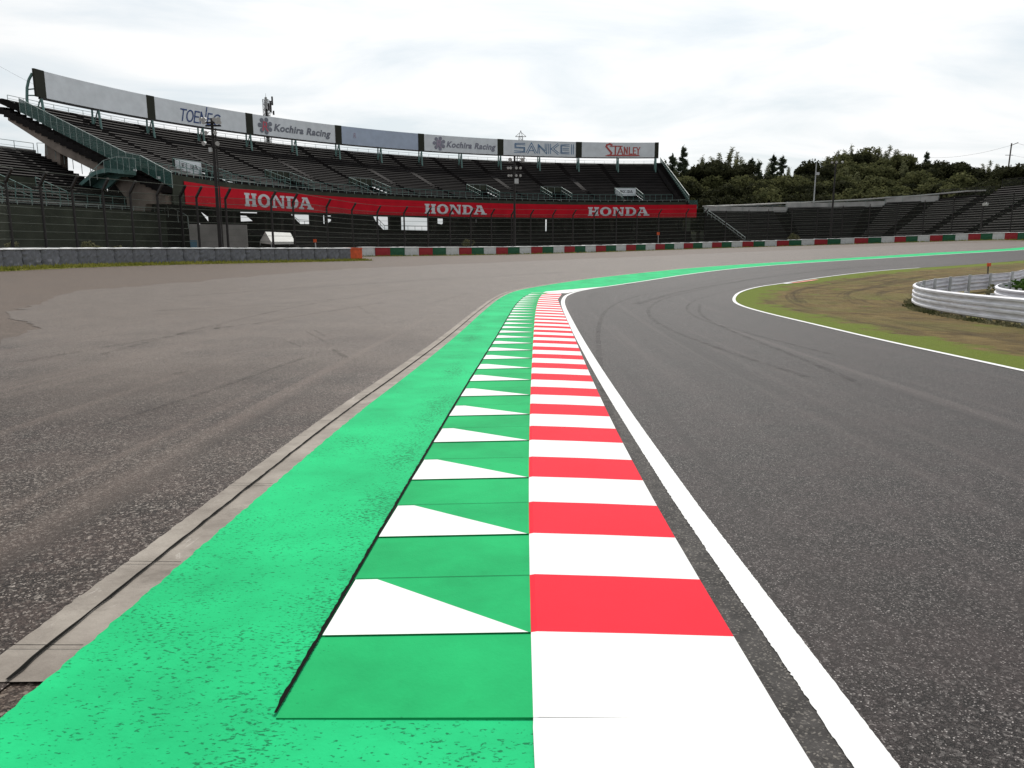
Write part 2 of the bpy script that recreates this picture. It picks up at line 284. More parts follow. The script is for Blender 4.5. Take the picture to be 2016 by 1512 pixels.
def fill(name,poly,off,m,step=1.,ref=None,bstep=None,kind='structure',hfun=None,label=None):
    b=resample(list(poly)+[poly[0]],bstep or step)[:-1]; n=len(b); bx=np.array(b)
    g0=np.meshgrid(np.arange(bx[:,0].min(),bx[:,0].max(),step),np.arange(bx[:,1].min(),bx[:,1].max(),step)); gx,gy=g0[0].ravel()+.013,g0[1].ravel()+.017
    k=inside(b,gx,gy); gx,gy=gx[k],gy[k]
    pts=[Vector(p) for p in b]+[Vector(p) for p in zip(gx,gy)]
    vo,eo,fo,_,_,_=delaunay_2d_cdt(pts,[(i,(i+1)%n) for i in range(n)],[],0,1e-5)
    V2=np.array([tuple(v) for v in vo]); fo=[f for f in fo]; ce=np.array([V2[list(f)].mean(0) for f in fo]); k=inside(b,ce[:,0],ce[:,1])
    fo=[f for f,q in zip(fo,k) if q]; z=zf(V2[:,0],V2[:,1])+off
    me=bpy.data.meshes.new(name); me.from_pydata([(x,y,w) for (x,y),w in zip(V2,z)],[],fo); me.materials.append(m)
    me.polygons.foreach_set('use_smooth',[True]*len(fo))
    if ref is not None:
        s,d=nearest(ref,V2[:,0],V2[:,1]); uv=me.uv_layers.new(name='UVMap'); li=np.zeros(len(me.loops),int); me.loops.foreach_get('vertex_index',li)
        uv.data.foreach_set('uv',np.stack([s[li],d[li]],1).ravel())
    me.update(); o=bpy.data.objects.new(name,me); C.objects.link(o); return tag(o,kind=kind,label=label)
def offset(p,w):
    r=[]; 
    for i in range(len(p)):
        a=p[max(0,i-1)]; b=p[min(len(p)-1,i+1)]; dx,dy=b[0]-a[0],b[1]-a[1]; q=math.hypot(dx,dy); r.append((p[i][0]+dy/q*w,p[i][1]-dx/q*w))   # +w to the right
    return r
def strip(name,A,B,off,m,nx=2,kind='structure',top=0.):
    MBx=MB(); n=len(A)
    for i in range(n-1):
        for k in range(nx):
            q=[]
            for (j,t) in ((i,k/nx),(i,(k+1)/nx),(i+1,(k+1)/nx),(i+1,k/nx)):
                x=A[j][0]*(1-t)+B[j][0]*t; y=A[j][1]*(1-t)+B[j][1]*t; q.append((x,y,H(x,y)+off))
            MBx.face(q)
    o=MBx.build(name,m); return tag(o,kind=kind)
# ================= ground, road, kerb =================
Pl=lambda *q:[P(*a) for a in q]
wl=[(1.02,-16.),(1.02,-4.),(1.02,2.),(1.02,3.1),(1.02,4.5)]
def polyfit_curve(pts):   # smooth dense curve through measured points
    return pts
rwl=Pl((1332,1000),(1222,807),(1155,693),(1121,638),(1105,604))            # white line, left edge
outer=wl[:4]+smooth(wl[4:]+[(1.05,6.7),(1.12,10.),(1.27,15.),(1.47,20.5),(1.68,26.),(1.88,29.),(2.22,31.8)]+Pl((1140,572),(1200,563),(1400,533),(1705,509),(2016,492))+[(76,91.5),(100,105)],2)
inner=[(7.25,-16.),(7.3,-4.),(7.37,8.)]+smooth(Pl((2016,732),(1889,704),(1736,671),(1614,642),(1492,613),(1449,599),(1443,588),(1455,575),(1492,565),(1537,559),(1614,547),(1736,533))+[(28.5,50.8),(41.5,62.)]+[(66,80),(92,99)],2)
gl=[(-1.72,-16.),(-1.71,-4.),(-1.70,1.5)]+smooth([(-1.69,2.24),(-1.665,3.),(-1.63,4.45),(-1.55,7.3),(-1.38,10.15),(-1.12,15.7),(-.88,22.6),(-.46,30.1)]+Pl((1022,570),(1110,556),(1200,544),(1400,525),(1700,505),(2016,487.8))+[(75,96),(99,110)],2)
gx,gy=np.meshgrid(np.r_[np.linspace(-900,-102,16),np.arange(-100,141,1.6),np.linspace(142,900,16)],np.r_[np.linspace(-400,-32,10),np.arange(-30,152,1.6),np.linspace(154,1500,22)])
gz=zf(gx,gy); nx=gx.shape[1]; ny=gx.shape[0]
me=bpy.data.meshes.new('ground'); idx=np.arange(nx*ny).reshape(ny,nx)
fs=np.stack([idx[:-1,:-1],idx[:-1,1:],idx[1:,1:],idx[1:,:-1]],-1).reshape(-1,4)
me.from_pydata(np.stack([gx,gy,gz],-1).reshape(-1,3).tolist(),[],fs.tolist()); me.materials.append(M['dirt']); me.polygons.foreach_set('use_smooth',[True]*len(fs))
o=bpy.data.objects.new('ground',me); C.objects.link(o); tag(o,kind='structure')
dirt=[(-6.,-16.),(-6.3,0.),(-7.2,8.)]+smooth([(-8.4,12.3),(-13.,20.),(-15.4,26.),(-14.6,31.),(-13.3,37.5),(-9.9,48.2),(-.3,60.),(10,70),(22,82),(45,96),(63,92)],2)
dirt=resample(dirt,.35); dirt=[(x+.35*math.sin(y*.9)*math.sin(y*.37+x)+RNG.normal()*.10,y+RNG.normal()*.08+.3*math.sin(x*1.1)) if 0<i<len(dirt)-1 else (x,y) for i,(x,y) in enumerate(dirt)]
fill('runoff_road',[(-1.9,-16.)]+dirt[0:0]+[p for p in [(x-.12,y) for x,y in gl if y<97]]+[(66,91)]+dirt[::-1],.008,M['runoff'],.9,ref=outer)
fill('track',outer+inner[::-1],.010,M['track'],.9,ref=outer)
iv=[p for p in inner]; far=(120,105)
fill('infield',iv+[(140,99),(140,-16)],.006,M['infield'],1.1,ref=inner)
# inner edge line, edge kerb
strip('edge_line',resample(offset(inner,-.07),.4),resample(offset(inner,.07),.4)[:],.020,M['line'],1) if False else None
def along(p,step): return resample(p,step)
def ribbon(name,p,w0,w1,off,m,step=.4,nx=1,jit0=0.,jit1=0.):
    c=resample(p,step); A=offset(c,w0); B=offset(c,w1)
    if jit0: A=[(x+RNG.normal()*jit0,y+RNG.normal()*jit0) for x,y in A]
    if jit1: B=[(x+RNG.normal()*jit1,y+RNG.normal()*jit1) for x,y in B]
    return strip(name,A,B,off,m,nx)
cut=lambda p,y0,y1:[q for q in p if y0<=q[1]<=y1]
inn=[q for q in inner if q[0]<27]
ribbon('inner_edge_line',inn,-.058,.058,.018,M['line'],.5)
kk=Pl((1537,559),(1565,556),(1600,551)); ribbon('inner_apex_kerb',kk,.09,.32,.026,M['fadedred'],.4); ribbon('inner_apex_kerb_tip',[kk[0],((kk[0][0]+kk[1][0])/2,(kk[0][1]+kk[1][1])/2)],.09,.32,.032,M['kwhite'],.4)
our=resample(outer,.3); near=cut(our,-16,8); farp=[near[-1]]+cut(our,near[-1][1]+.01,200)
ribbon('outer_edge_line',near,0.,.137,.020,M['line'],.014,1,.0018,.0012); ribbon('outer_edge_line',farp,0.,.14,.020,M['line'],.4)
# drain channel
gd=[q for q in gl if 2.6<q[1]<60]; gd=[(-1.668,2.48)]+gd
DW=.288
gdr=resample(gd,.3); dn=cut(gdr,2.4,9); df=[dn[-1]]+cut(gdr,dn[-1][1]+.01,60)
ribbon('drain_channel',dn,-DW,0.03,.011,M['drain'],.03,2,.003,.0); ribbon('drain_channel',df,-DW,.03,.011,M['drain'],.5,2)
ribbon('drain_slot',dn,-.152,-.136,.020,M['gap'],.06,1,.002,.002); ribbon('drain_slot',df,-.152,-.136,.020,M['gap'],.5)
mb=MB(); dd=resample(gd,1.)
for i,(x,y) in enumerate(dd):
    if i%3==1 and y<22:
        a=offset(dd,-DW)[i]; mb.face([(a[0],a[1],H(*a)+.024),(x,y,H(x,y)+.024),(x,y+.005,H(x,y)+.024),(a[0],a[1]+.005,H(*a)+.024)])
tag(mb.build('drain_joint',M['gap']),kind='structure')
# ridge between the two kerb halves, and both kerb edges, measured on the road surface
KO=.03
def curve(px,off=KO):
    a=np.array([P(x,y,off) for x,y in px]); return lambda Y:float(np.interp(Y,a[:,1],a[:,0]))
ridge_=curve([(1062,2100),(1053,1512),(1047,1245),(1043,1050),(1040,938),(1041,864),(1043,814),(1044,778),(1046,749),(1048,700),(1050,665),(1052,634),(1055,609),(1060,590),(1067,580),(1080,577)],.04)
left_=curve([(480,1512),(556,1405),(650,1243),(711,1130),(757,1042),(820,930),(860,860),(893,808),(950,712),(978,664),(1000,627),(1014,602),(1030,586),(1046,577.5)],.01)
right_=curve([(1605,1512),(1540,1402),(1445,1245),(1375,1135),(1328,1048),(1290,988),(1262,938),(1222,864),(1190,800),(1150,710),(1130,660),(1112,622),(1102,598),(1098,590),(1106,579)],.03)
def sm(f):    # polynomial smoothing of an edge in plan, exact kink left at the far bend
    ys=np.linspace(1.6,29,60); c=np.polyfit(ys,[f(y) for y in ys],5); return lambda Y:float(np.polyval(c,min(max(Y,1.9),29.))) if Y<=29 else f(Y)+(float(np.polyval(c,29.))-f(29.))*max(0,(33-Y)/4)
ridge_,left_,right_=sm(ridge_),sm(left_),sm(right_)
Y0=P(1100,1245,.04)[1]; Y5=P(1100,749,.04)[1]; PER=(Y5-Y0)/6*1.0
print('kerb',Y0,Y5,PER)
kb=MB(); k=-1; YE=32.6; nk=0
hR=lambda x,y:H(x,y)
YA=Y0-.545
def pt(u,Y,dz):
    dz=.017+(dz-.017)*min(1,.2+max(0,Y-YA)/.9) if dz>.017 else dz
    l,r=left_(Y),ridge_(Y); x=l+(r-l)*u; return (x,Y,H(x,Y)+dz)
def ptr(u,Y,dz):
    dz=.017+(dz-.017)*min(1,.2+max(0,Y-YA)/.9) if dz>.017 else dz
    l,r=ridge_(Y),right_(Y); x=l+(r-l)*u; return (x,Y,H(x,Y)+dz)
y=Y0-.545
first=True
while y<YE:
    if first: segs=[(y,Y0,'b')]; first=False
    else:
        segs=[(y,y+PER*.5,'a'),(y+PER*.5,y+PER,'b')]
    for (ya,yb,kd) in segs:
        yb=min(yb,YE)
        if yb-ya<.05: continue
        za=.018 if kd=='a' else .014; zb=.014 if kd=='a' else .010
        nn=6
        gz_=lambda u,v:.010+ .020*u+ (za*(1-v)+zb*v)
        g=lambda u,v:pt(u,ya+(yb-ya)*v,gz_(u,v))
        if kd=='a':
            kb.face([g(0,0),g(.5,0),g(1-.012,0),g(.13,.985),g(0.006,.985)],0)
            kb.face([g(1-.012,0),g(1,0),g(1,1),g(.55,1),g(0,1),g(.006,.985),g(.13,.985)],1)
        else: kb.face([g(0,0),g(.5,0),g(1,0),g(1,1),g(.5,1),g(0,1)],1)
        e0,e1=g(0,0),g(0,1); kb.face([(e0[0]-.004,e0[1],H(e0[0],e0[1])),(e1[0]-.004,e1[1],H(e1[0],e1[1])),e1,e0],1)
        if kd=='a': kb.face([(a[0],a[1],H(a[0],a[1])) for a in (g(0,0),g(1,0))]+[g(1,0),g(.5,0),g(0,0)],1)
        r=lambda u,v:ptr(u,ya+(yb-ya)*v,.056-.030*u-(0.010*(1-u*20) if u<.05 else 0))
        mi=2 if kd=='a' else 0
        kb.face([r(0,0),r(.03,0),r(.03,1),r(0,1)],mi); kb.face([r(.03,0),r(.5,0),r(.5,1),r(.03,1)],mi); kb.face([r(.5,0),r(1,0),r(1,1),r(.5,1)],mi)
        a,b=r(0,0),r(0,1); kb.face([(a[0],a[1],a[2]-.08),a,b,(b[0],b[1],b[2]-.08)],mi)
        a,b=r(1,0),r(1,1); kb.face([(a[0]+.003,a[1],a[2]-.08),(b[0]+.003,b[1],b[2]-.08),b,a],mi)
    y=segs[-1][1] if len(segs)==1 else y+PER
    nk+=1
# front face of the kerb at its near end
ya=Y0-.545; kb.face([ (pt(0,ya,0)),(pt(1,ya,0)),pt(1,ya,.042),pt(0,ya,.022)],1)
kb.face([ptr(0,ya,0),ptr(1,ya,0),ptr(1,ya,.026),ptr(0,ya,.046)],0)
tag(kb.build('kerb',[M['kwhite'],M['kgreen'],M['kred'],M['gap']]),kind='structure')
# thin joints between kerb blocks
mb=MB(); y=Y0
while y<16:
    for yy,f in ((y,1),(y+PER*.5,.6)):
        if True:
            z=.050*1; a=pt(0.01,yy,.0265 if f<1 else .0245); b=pt(1,yy,.0465 if f<1 else .0445)
            mb.face([(a[0],yy-.003*f,a[2]),(b[0],yy-.003*f,b[2]),(b[0],yy+.002*f,b[2]),(a[0],yy+.002*f,a[2])])
    y+=PER
tag(mb.build('kerb_joint',M['gap']),kind='structure')
yy=np.arange(1.95,33,.04); rj=[(ridge_(t)-.004+RNG.normal()*.0012,t) for t in yy]
strip('kerb_ridge_joint',[(x-.010,t) for x,t in rj],[(x+.010,t) for x,t in rj],.071,M['gap'],1) if False else None
# expansion joint along the kerb's left edge
yy=np.r_[np.arange(2.27,7,.013),np.arange(7,31.5,.2)]; A=[];B=[]
for t in yy:
    x=left_(t)-.008; w=.010+.006*min(1,t/8)+.0025*math.sin(t*31)*math.sin(t*7.3)+.0012*math.sin(t*97); w*=min(1,(t-2.2)/.2+.2); A.append((x-w,t)); B.append((x+.004,t))
strip('expansion_joint',A,B,.025,M['gap'],1)
# green painted strip (drain edge to kerb edge, then on round the bend)
gp=[(x,y_) for x,y_ in resample(gl[:3],.5)[:-1]]+[(x+.004*math.sin(y_*23)+.003*math.sin(y_*57+1)+.002*math.sin(y_*131)+RNG.normal()*.001,y_) for x,y_ in resample([q for q in gl if 1.5<=q[1]<8],.03)]+[q for q in gl if q[1]>=8]
gr=[q for q in outer if q[1]>33.2]
right_side=[(left_(2.2) if False else ridge_(2.0),-16.),(ridge_(2.0),2.0),(ridge_(2.3),Y0-.545)]+[(left_(t)+.30,t) for t in np.arange(Y0-.54,31.8,.5)]+[(left_(32.0)+.3,32.2),(2.0,33.1)]+gr
fill('green_strip',gp+right_side[::-1],.014,M['green'],.7)
# white painted patch in front of the kerb and the white tail after it
A=[(ridge_(2.0),t) for t in np.arange(-4,Y0-.54,.1)]; A.append((ridge_(2.3),Y0-.545)); B=[(max(right_(2.02),.9)+.0+RNG.normal()*.002 if a[1]<2. else right_(a[1]),a[1]) for a in A]
strip('white_patch',A,B,.022,M['kwhite'],2)
tail=[(ridge_(32.5),32.62),(1.9,33.6),(2.9,34.9),(4.2,36.6)]; tl=[(2.22,31.9),(2.6,33.2),(3.1,34.65),(4.25,36.6)]
strip('white_tail',resample(smooth(tail),.3)[:10],resample(smooth(tl),.3)[:10],.024,M['kwhite'],1) if False else None
fill('white_tail',[(right_(32.4)-.05,32.62)]+[(2.35,32.62),(2.6,33.3),(3.1,34.6),(4.6,36.9)]+[(3.3,35.7),(2.2,34.5),(1.5,33.6),(1.3,32.7)],.022,M['kwhite'],.4)
# gutter between kerb and white line
A=[(right_(t)+.001,t) for t in np.r_[np.arange(1.2,8,.04),np.arange(8,32.4,.3)]]; B=[]
o_=np.array(outer)
for x,t in A: B.append((float(np.interp(t,o_[:60,1],o_[:60,0]))+.012+(RNG.normal()*.006 if t<8 else 0),t))
strip('gutter',A,B,.016,M['gutter'],3)
A=[(.9,t) for t in np.arange(-4,1.25,.1)]; B=[(1.03,t) for t in np.arange(-4,1.25,.1)]; strip('gutter',A,B,.016,M['gutter'],1)
# tufts and dirt bands near the barriers

# rubber marks
def mark(name,pts,w,off=.019): ribbon(name,smooth(pts,3),-w/2,w/2,off,M['rubber'],.5)
for px,w in (([(300,614),(420,606),(540,600),(680,588)],.13),([(310,620),(430,612),(560,604)],.10),([(40,715),(180,690),(330,664),(480,640)],.14),([(180,845),(330,800),(470,752),(600,706)],.08),([(500,640),(560,628),(640,615),(760,596)],.16),
    ([(605,655),(650,680)],.07),([(620,652),(640,664)],.06),([(655,690),(682,706)],.09),([(560,672),(592,684)],.06),([(700,600),(760,640)],.05),([(425,652),(432,641)],.12),([(200,700),(420,640),(620,596),(800,570)],.12),([(350,585),(600,566),(900,545),(1200,532)],.2),([(500,575),(800,553),(1100,537)],.15),([(340,738),(360,736),(372,733)],.05),([(770,640),(810,628)],.05),([(840,600),(930,575)],.10)):
    mark('tyre_mark',[P(*q) for q in px],w)
for px,w in (([(1222,900),(1198,820),(1180,720),(1176,650),(1190,610),(1240,585),(1330,568),(1460,548)],.10),([(1640,700),(1480,660),(1370,628),(1345,605),(1380,585),(1480,562),(1600,545)],.09),([(1590,745),(1420,690),(1290,640),(1270,608),(1310,585),(1400,566)],.12),([(1700,760),(1560,700),(1430,650),(1375,620),(1378,600)],.10),([(1250,600),(1330,575),(1440,556),(1560,540),(1750,522)],.3)):
    mark('tyre_mark',[P(*q) for q in px],w)
# ================= main grandstand =================
Bp=np.array([(-51.8,87.0),(-46.8,103.0),(-38.5,117.0),(-28.4,131.0),(-15.7,142.0),(-1.5,149.5),(13.9,155.0),(29.4,158.0)])
_i=np.arange(8.); cX=np.polyfit(_i,Bp[:,0],3); cY=np.polyfit(_i,Bp[:,1],3)
_u=np.linspace(-.3,7.3,761); _x=np.polyval(cX,_u); _y=np.polyval(cY,_u); _s=np.r_[0,np.cumsum(np.hypot(np.diff(_x),np.diff(_y)))]; _s-=np.interp(0,_u,_s)
SL=float(np.interp(7,_u,_s)); 
def bc(s):
    if s<_s[0] or s>_s[-1]:
        k=0 if s<_s[0] else -1; k2=1 if k==0 else -2; tx,ty=(_x[k2]-_x[k]),(_y[k2]-_y[k]); q=math.hypot(tx,ty); e=(s-_s[k]) if k==0 else -(s-_s[k]); return _x[k]+tx/q*e,_y[k]+ty/q*e
    return float(np.interp(s,_s,_x)),float(np.interp(s,_s,_y))
def S(s,d,z,flat=False):     # metres along the signboards, metres behind the front edge, height
    x,y=bc(s); a=bc(s-.3); b=bc(s+.3); tx,ty=b[0]-a[0],b[1]-a[1]; q=math.hypot(tx,ty); nx_,ny_=ty/q,-tx/q
    e=21-d; return Vector((x+nx_*e,y+ny_*e,z+(0 if flat else 1.05*max(0,min(1,s/SL)))))
def s_at(px,d):
    lo,hi=-22.,SL+8
    for _ in range(40):
        m=(lo+hi)/2; p=S(m,d,8); dd=p.y*CT-(p.z-CZ)*ST
        if 1008+F*p.x/dd<px: lo=m
        else: hi=m
    return (lo+hi)/2
def ss(a,b,step=1.5):
    n=max(1,int(round((b-a)/step))); return [a+(b-a)*i/n for i in range(n+1)]
def prism(mb,prof,a,b,m=0,step=1.5,cap=True,fn=None):     # profile of (d,z) swept along s
    fn=fn or S; st=ss(a,b,step); n=len(prof)
    for s0,s1 in zip(st,st[1:]):
        for i in range(n):
            p,q=prof[i],prof[(i+1)%n]; mb.face([fn(s0,*p),fn(s1,*p),fn(s1,*q),fn(s0,*q)],m)
    if cap: mb.face([fn(a,*p) for p in prof],m); mb.face([fn(b,*p) for p in prof][::-1],m)
def railing(mb,pts,h=1.0,post=2.0,r=.045,mids=1):
    rs=[]
    for a,b in zip(pts,pts[1:]):
        a,b=Vector(a),Vector(b); n=max(1,int(round((b-a).length/post))); rs+=[a.lerp(b,i/n) for i in range(n)]
    rs.append(Vector(pts[-1])); up=Vector((0,0,1))
    for a,b in zip(rs,rs[1:]):
        for k in range(mids+1): mb.bar(a+up*h*(1-k/(mids+1)),b+up*h*(1-k/(mids+1)),r if k==0 else r*.6)
    for a in rs: mb.bar(a,a+up*h,r*.9)
org=S(SL/2,0,0,True); st=thing('grandstand',(org.x,org.y,1.0),'large curved grandstand of dark bench rows above the red banner, under the row of signboards','grandstand')
S0,S1=-1.4,SL
vom=[]   # (s centre, half width)
for pa,pb in ((352,404),(530,577),(693,737),(922,961),(1067,1107),(1211,1252)):
    a,b=s_at(pa,8),s_at(pb,8); vom.append(((a+b)/2,(b-a)/2))
ZW=8.7
RW=.9
zr=lambda k:ZW+.15+.2457*k+.005*k*k
def pxof(p): return 1008+F*p.x/(p.y*CT-(p.z-CZ)*ST)
aisles=[]
for i in range(len(vom)-1):
    a,b=vom[i][0],vom[i+1][0]; n=max(1,int(round((b-a)/9))); aisles+=[a+(b-a)*k/n for k in range(n+ (1 if i==len(vom)-2 else 0))]
aisles=[a for a in aisles]+[vom[0][0]-9 ]
e0,e1=s_at(340,0),s_at(44,24.7); print('end s',e0,e1)
sE=lambda d:e0+(e1-e0)*d/24.7
deck=MB()
def cuts(a,b,row):   # s-intervals of this row outside the entrances
    iv=[(a,b)]
    if row<5:
        for c,w in vom: iv=[q for x,y_ in iv for q in ((x,min(y_,c-w)),(max(x,c+w),y_)) if q[1]-q[0]>.05]
    return iv
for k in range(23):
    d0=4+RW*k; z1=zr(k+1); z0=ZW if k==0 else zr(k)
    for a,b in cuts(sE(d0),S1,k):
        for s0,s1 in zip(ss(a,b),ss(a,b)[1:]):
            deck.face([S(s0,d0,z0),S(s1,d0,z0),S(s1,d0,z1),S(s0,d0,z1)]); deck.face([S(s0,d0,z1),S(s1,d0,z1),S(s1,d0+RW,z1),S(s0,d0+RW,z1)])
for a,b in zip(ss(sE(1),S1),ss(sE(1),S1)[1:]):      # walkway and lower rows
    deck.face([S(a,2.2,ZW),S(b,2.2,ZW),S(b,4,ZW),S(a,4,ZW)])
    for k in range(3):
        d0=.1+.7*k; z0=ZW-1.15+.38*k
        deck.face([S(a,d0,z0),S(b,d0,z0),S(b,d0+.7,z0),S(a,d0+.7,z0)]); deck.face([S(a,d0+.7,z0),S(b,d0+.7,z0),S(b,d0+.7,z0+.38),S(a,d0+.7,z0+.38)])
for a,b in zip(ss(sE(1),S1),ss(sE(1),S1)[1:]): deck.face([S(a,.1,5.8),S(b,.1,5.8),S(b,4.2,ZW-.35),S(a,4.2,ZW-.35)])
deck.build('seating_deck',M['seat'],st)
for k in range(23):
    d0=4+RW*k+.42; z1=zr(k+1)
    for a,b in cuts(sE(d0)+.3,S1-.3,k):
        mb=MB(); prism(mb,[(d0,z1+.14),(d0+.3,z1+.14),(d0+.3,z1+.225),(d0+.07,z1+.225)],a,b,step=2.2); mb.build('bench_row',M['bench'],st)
for q_ in sorted(set(round(a,2) for a in aisles)):
    k0=0 if all(abs(q_-c)>w+.6 for c,w in vom) else 5
    if q_<sE(4)+1: k0=max(k0,6)
    prof=[]
    for k in range(k0,23):
        d0=4+RW*k; z1=zr(k+1); prof+=[(d0-.02,z1+.03),(d0+RW/2-.02,z1+.03),(d0+RW/2-.02,z1+.24),(d0+RW-.02,z1+.24)]
    prof+=[(24.6,zr(23)-.3),(4+RW*k0+.3,zr(k0)-.1)]
    mb=MB(); prism(mb,prof,q_-.5,q_+.5,step=1); mb.build('aisle_stair',M['seat'],st)
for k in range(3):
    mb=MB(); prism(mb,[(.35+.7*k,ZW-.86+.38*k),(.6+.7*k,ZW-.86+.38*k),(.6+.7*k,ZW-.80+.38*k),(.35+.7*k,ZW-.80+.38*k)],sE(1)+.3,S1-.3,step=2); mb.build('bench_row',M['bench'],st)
# front parapet and its rail
mb=MB(); prism(mb,[(-.05,5.55),(.1,5.55),(.1,8.36),(-.05,8.36)],e0-.2,S1+.5); mb.build('front_parapet',M['pwall'],st)
mb=MB(); railing(mb,[S(s,0,8.36) for s in ss(e0-.2,S1+.5,4)],.34,1.4,.05,0); mb.build('front_railing',M['rail'],st)
mb=MB()
iv=[(S0+1.5,S1-1.5)]
railing(mb,[S(s,3.9,ZW) for s in ss(sE(4)+.5,S1-1.5,4)],1.15,1.15,.05,1); mb.build('walkway_railing',M['teal'],st)
# back parapet
mb=MB(); prism(mb,[(24.75,16.7),(24.95,16.7),(24.95,17.5),(24.75,17.5)],e1-.6,S1+.4); mb.build('back_parapet',M['paleband'],st)
mb=MB(); railing(mb,[S(s,24.7,17.3) for s in ss(e1-.6,S1,4)],.68,2.6,.05,1); mb.build('back_railing',M['rail'],st)
# raked beams, rear columns, under-deck wall with openings
HX=[(389,432),(471,510),(571,610),(635,655),(733,769),(788,845),(861,883)]
for s in ss(S0+.2,S1-.2,11.5)[1:]:
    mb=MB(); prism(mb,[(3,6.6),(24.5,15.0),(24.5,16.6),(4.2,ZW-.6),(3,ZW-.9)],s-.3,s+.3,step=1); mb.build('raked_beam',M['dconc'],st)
    s_c=s
    for t_ in range(40):
        q_=pxof(S(s_c,1.5,4))
        if any(a-7<q_<b+7 for a,b in HX): s_c+=.5
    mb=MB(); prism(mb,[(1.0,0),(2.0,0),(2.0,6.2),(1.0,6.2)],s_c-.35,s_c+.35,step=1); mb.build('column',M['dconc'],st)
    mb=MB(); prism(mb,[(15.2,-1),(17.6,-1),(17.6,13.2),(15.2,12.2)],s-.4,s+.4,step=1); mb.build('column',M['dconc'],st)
for s in ss(S0+6,S1-6,11.5):
    q_=pxof(S(s,1,4))
    if any(a-7<q_<b+7 for a,b in HX): continue
    mb=MB(); prism(mb,[(.6,0),(1.4,0),(1.4,6.),(.6,6.)],s-.3,s+.3,step=1); mb.build('column',M['dconc'],st)
def holed(name,outer_,holes,fn,m,parent,th=.25):
    pts=[];ed=[]
    for poly in [outer_]+holes:
        n0=len(pts); q=resample(list(poly)+[poly[0]],3.)[:-1]; pts+=q; ed+=[(n0+i,n0+(i+1)%len(q)) for i in range(len(q))]
    vo,eo,fo,_,_,_=delaunay_2d_cdt([Vector(p) for p in pts],ed,[],0,1e-5); V2=np.array([tuple(v) for v in vo]); ce=np.array([V2[list(f)].mean(0) for f in fo])
    k=inside(outer_,ce[:,0],ce[:,1])
    for h in holes: k&=~inside(h,ce[:,0],ce[:,1])
    mb=MB()
    for f,q in zip(fo,k):
        if q: mb.face([fn(*V2[i],0) for i in f]); mb.face([fn(*V2[i],th) for i in f][::-1])
    for poly in [outer_]+holes:
        for a,b in zip(poly,poly[1:]+poly[:1]): mb.face([fn(*a,0),fn(*b,0),fn(*b,th),fn(*a,th)])
    return mb.build(name,m,parent)
WD=8.0
def wz(px,py,d=WD):    # wall coordinates (s,z) of a measured opening corner
    s=s_at(px,d); p=S(s,d,0,True); z=V(px,py,p.y)[2]-1.05*max(0,min(1,s/SL)); return (s,z)
hp=[[(389,412),(411,428),(411,443)],[(386,434),(395,443),(386,442)],[(414,414),(432,415),(432,441),(424,441),(414,434)],[(471,424),(485,425),(497,435),(471,436)],[(471,417),(510,418),(510,420),(471,419)],[(514,425),(522,427),(522,434)],[(556,434),(560,438),(556,441)],
    [(571,422),(610,423),(609,441),(589,441)],[(635,424),(639,424),(639,442),(635,440)],[(641,430),(655,432),(645,440)],[(680,433),(686,434),(686,443)],[(642,424),(676,425),(676,427),(642,426)],[(734,426),(768,427),(768,452),(753,452),(740,438)],[(789,427),(844,429),(844,454),(789,453)],[(861,430),(882,431),(870,442),(861,440)],[(937,431),(938.6,431),(938.6,439),(937,439)],[(1074,432),(1077.5,432),(1077.5,455),(1074,455)]]
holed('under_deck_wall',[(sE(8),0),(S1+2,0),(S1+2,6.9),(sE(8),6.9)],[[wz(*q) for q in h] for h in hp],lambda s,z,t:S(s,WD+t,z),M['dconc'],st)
mb=MB()
for px in (749,): 
    a=[V(q[0],q[1],S(s_at(q[0],WD+3),WD+3,0).y) for q in ((741,428),(757,444),(768,445))]
    railing(mb,[Vector(v)-Vector((0,0,1.0)) for v in a],1.0,1.2,.06,1)
a=[V(q[0],q[1],S(s_at(q[0],WD+2),WD+2,0).y) for q in ((789,445),(844,446))]; railing(mb,[Vector(v)-Vector((0,0,1.0)) for v in a],1.0,1.5,.06,0)
a=[V(q[0],q[1],S(s_at(q[0],WD+2),WD+2,0).y) for q in ((576,424),(589,435),(610,436))]; railing(mb,[Vector(v)-Vector((0,0,1.0)) for v in a],1.0,1.2,.06,0)
mb.build('concourse_railing',M['teal'],st)
# lower terrace in front of the columns
mb=MB(); sa=s_at(482,0)
for k in range(7):
    d0=-6+.85*k; z0=.7+.33*k
    for a,b in zip(ss(sa,S1+1),ss(sa,S1+1)[1:]):
        mb.face([S(a,d0,z0),S(b,d0,z0),S(b,d0,z0+.34),S(a,d0,z0+.34)]); mb.face([S(a,d0,z0+.34),S(b,d0,z0+.34),S(b,d0+.85,z0+.34),S(a,d0+.85,z0+.34)])
prism(mb,[(-.1,.6),(.1,.6),(.1,3.3),(-.1,3.3)],sa,S1+2)
lt=mb.build('lower_terrace',M['seat'],st)
for k in range(6):
    mb=MB(); d0=-6+.85*k+.3; z0=1.04+.33*k; prism(mb,[(d0,z0+.2),(d0+.25,z0+.2),(d0+.25,z0+.27),(d0,z0+.27)],sa+.3,S1+.5,step=2); mb.build('bench_row',M['bench'],lt)
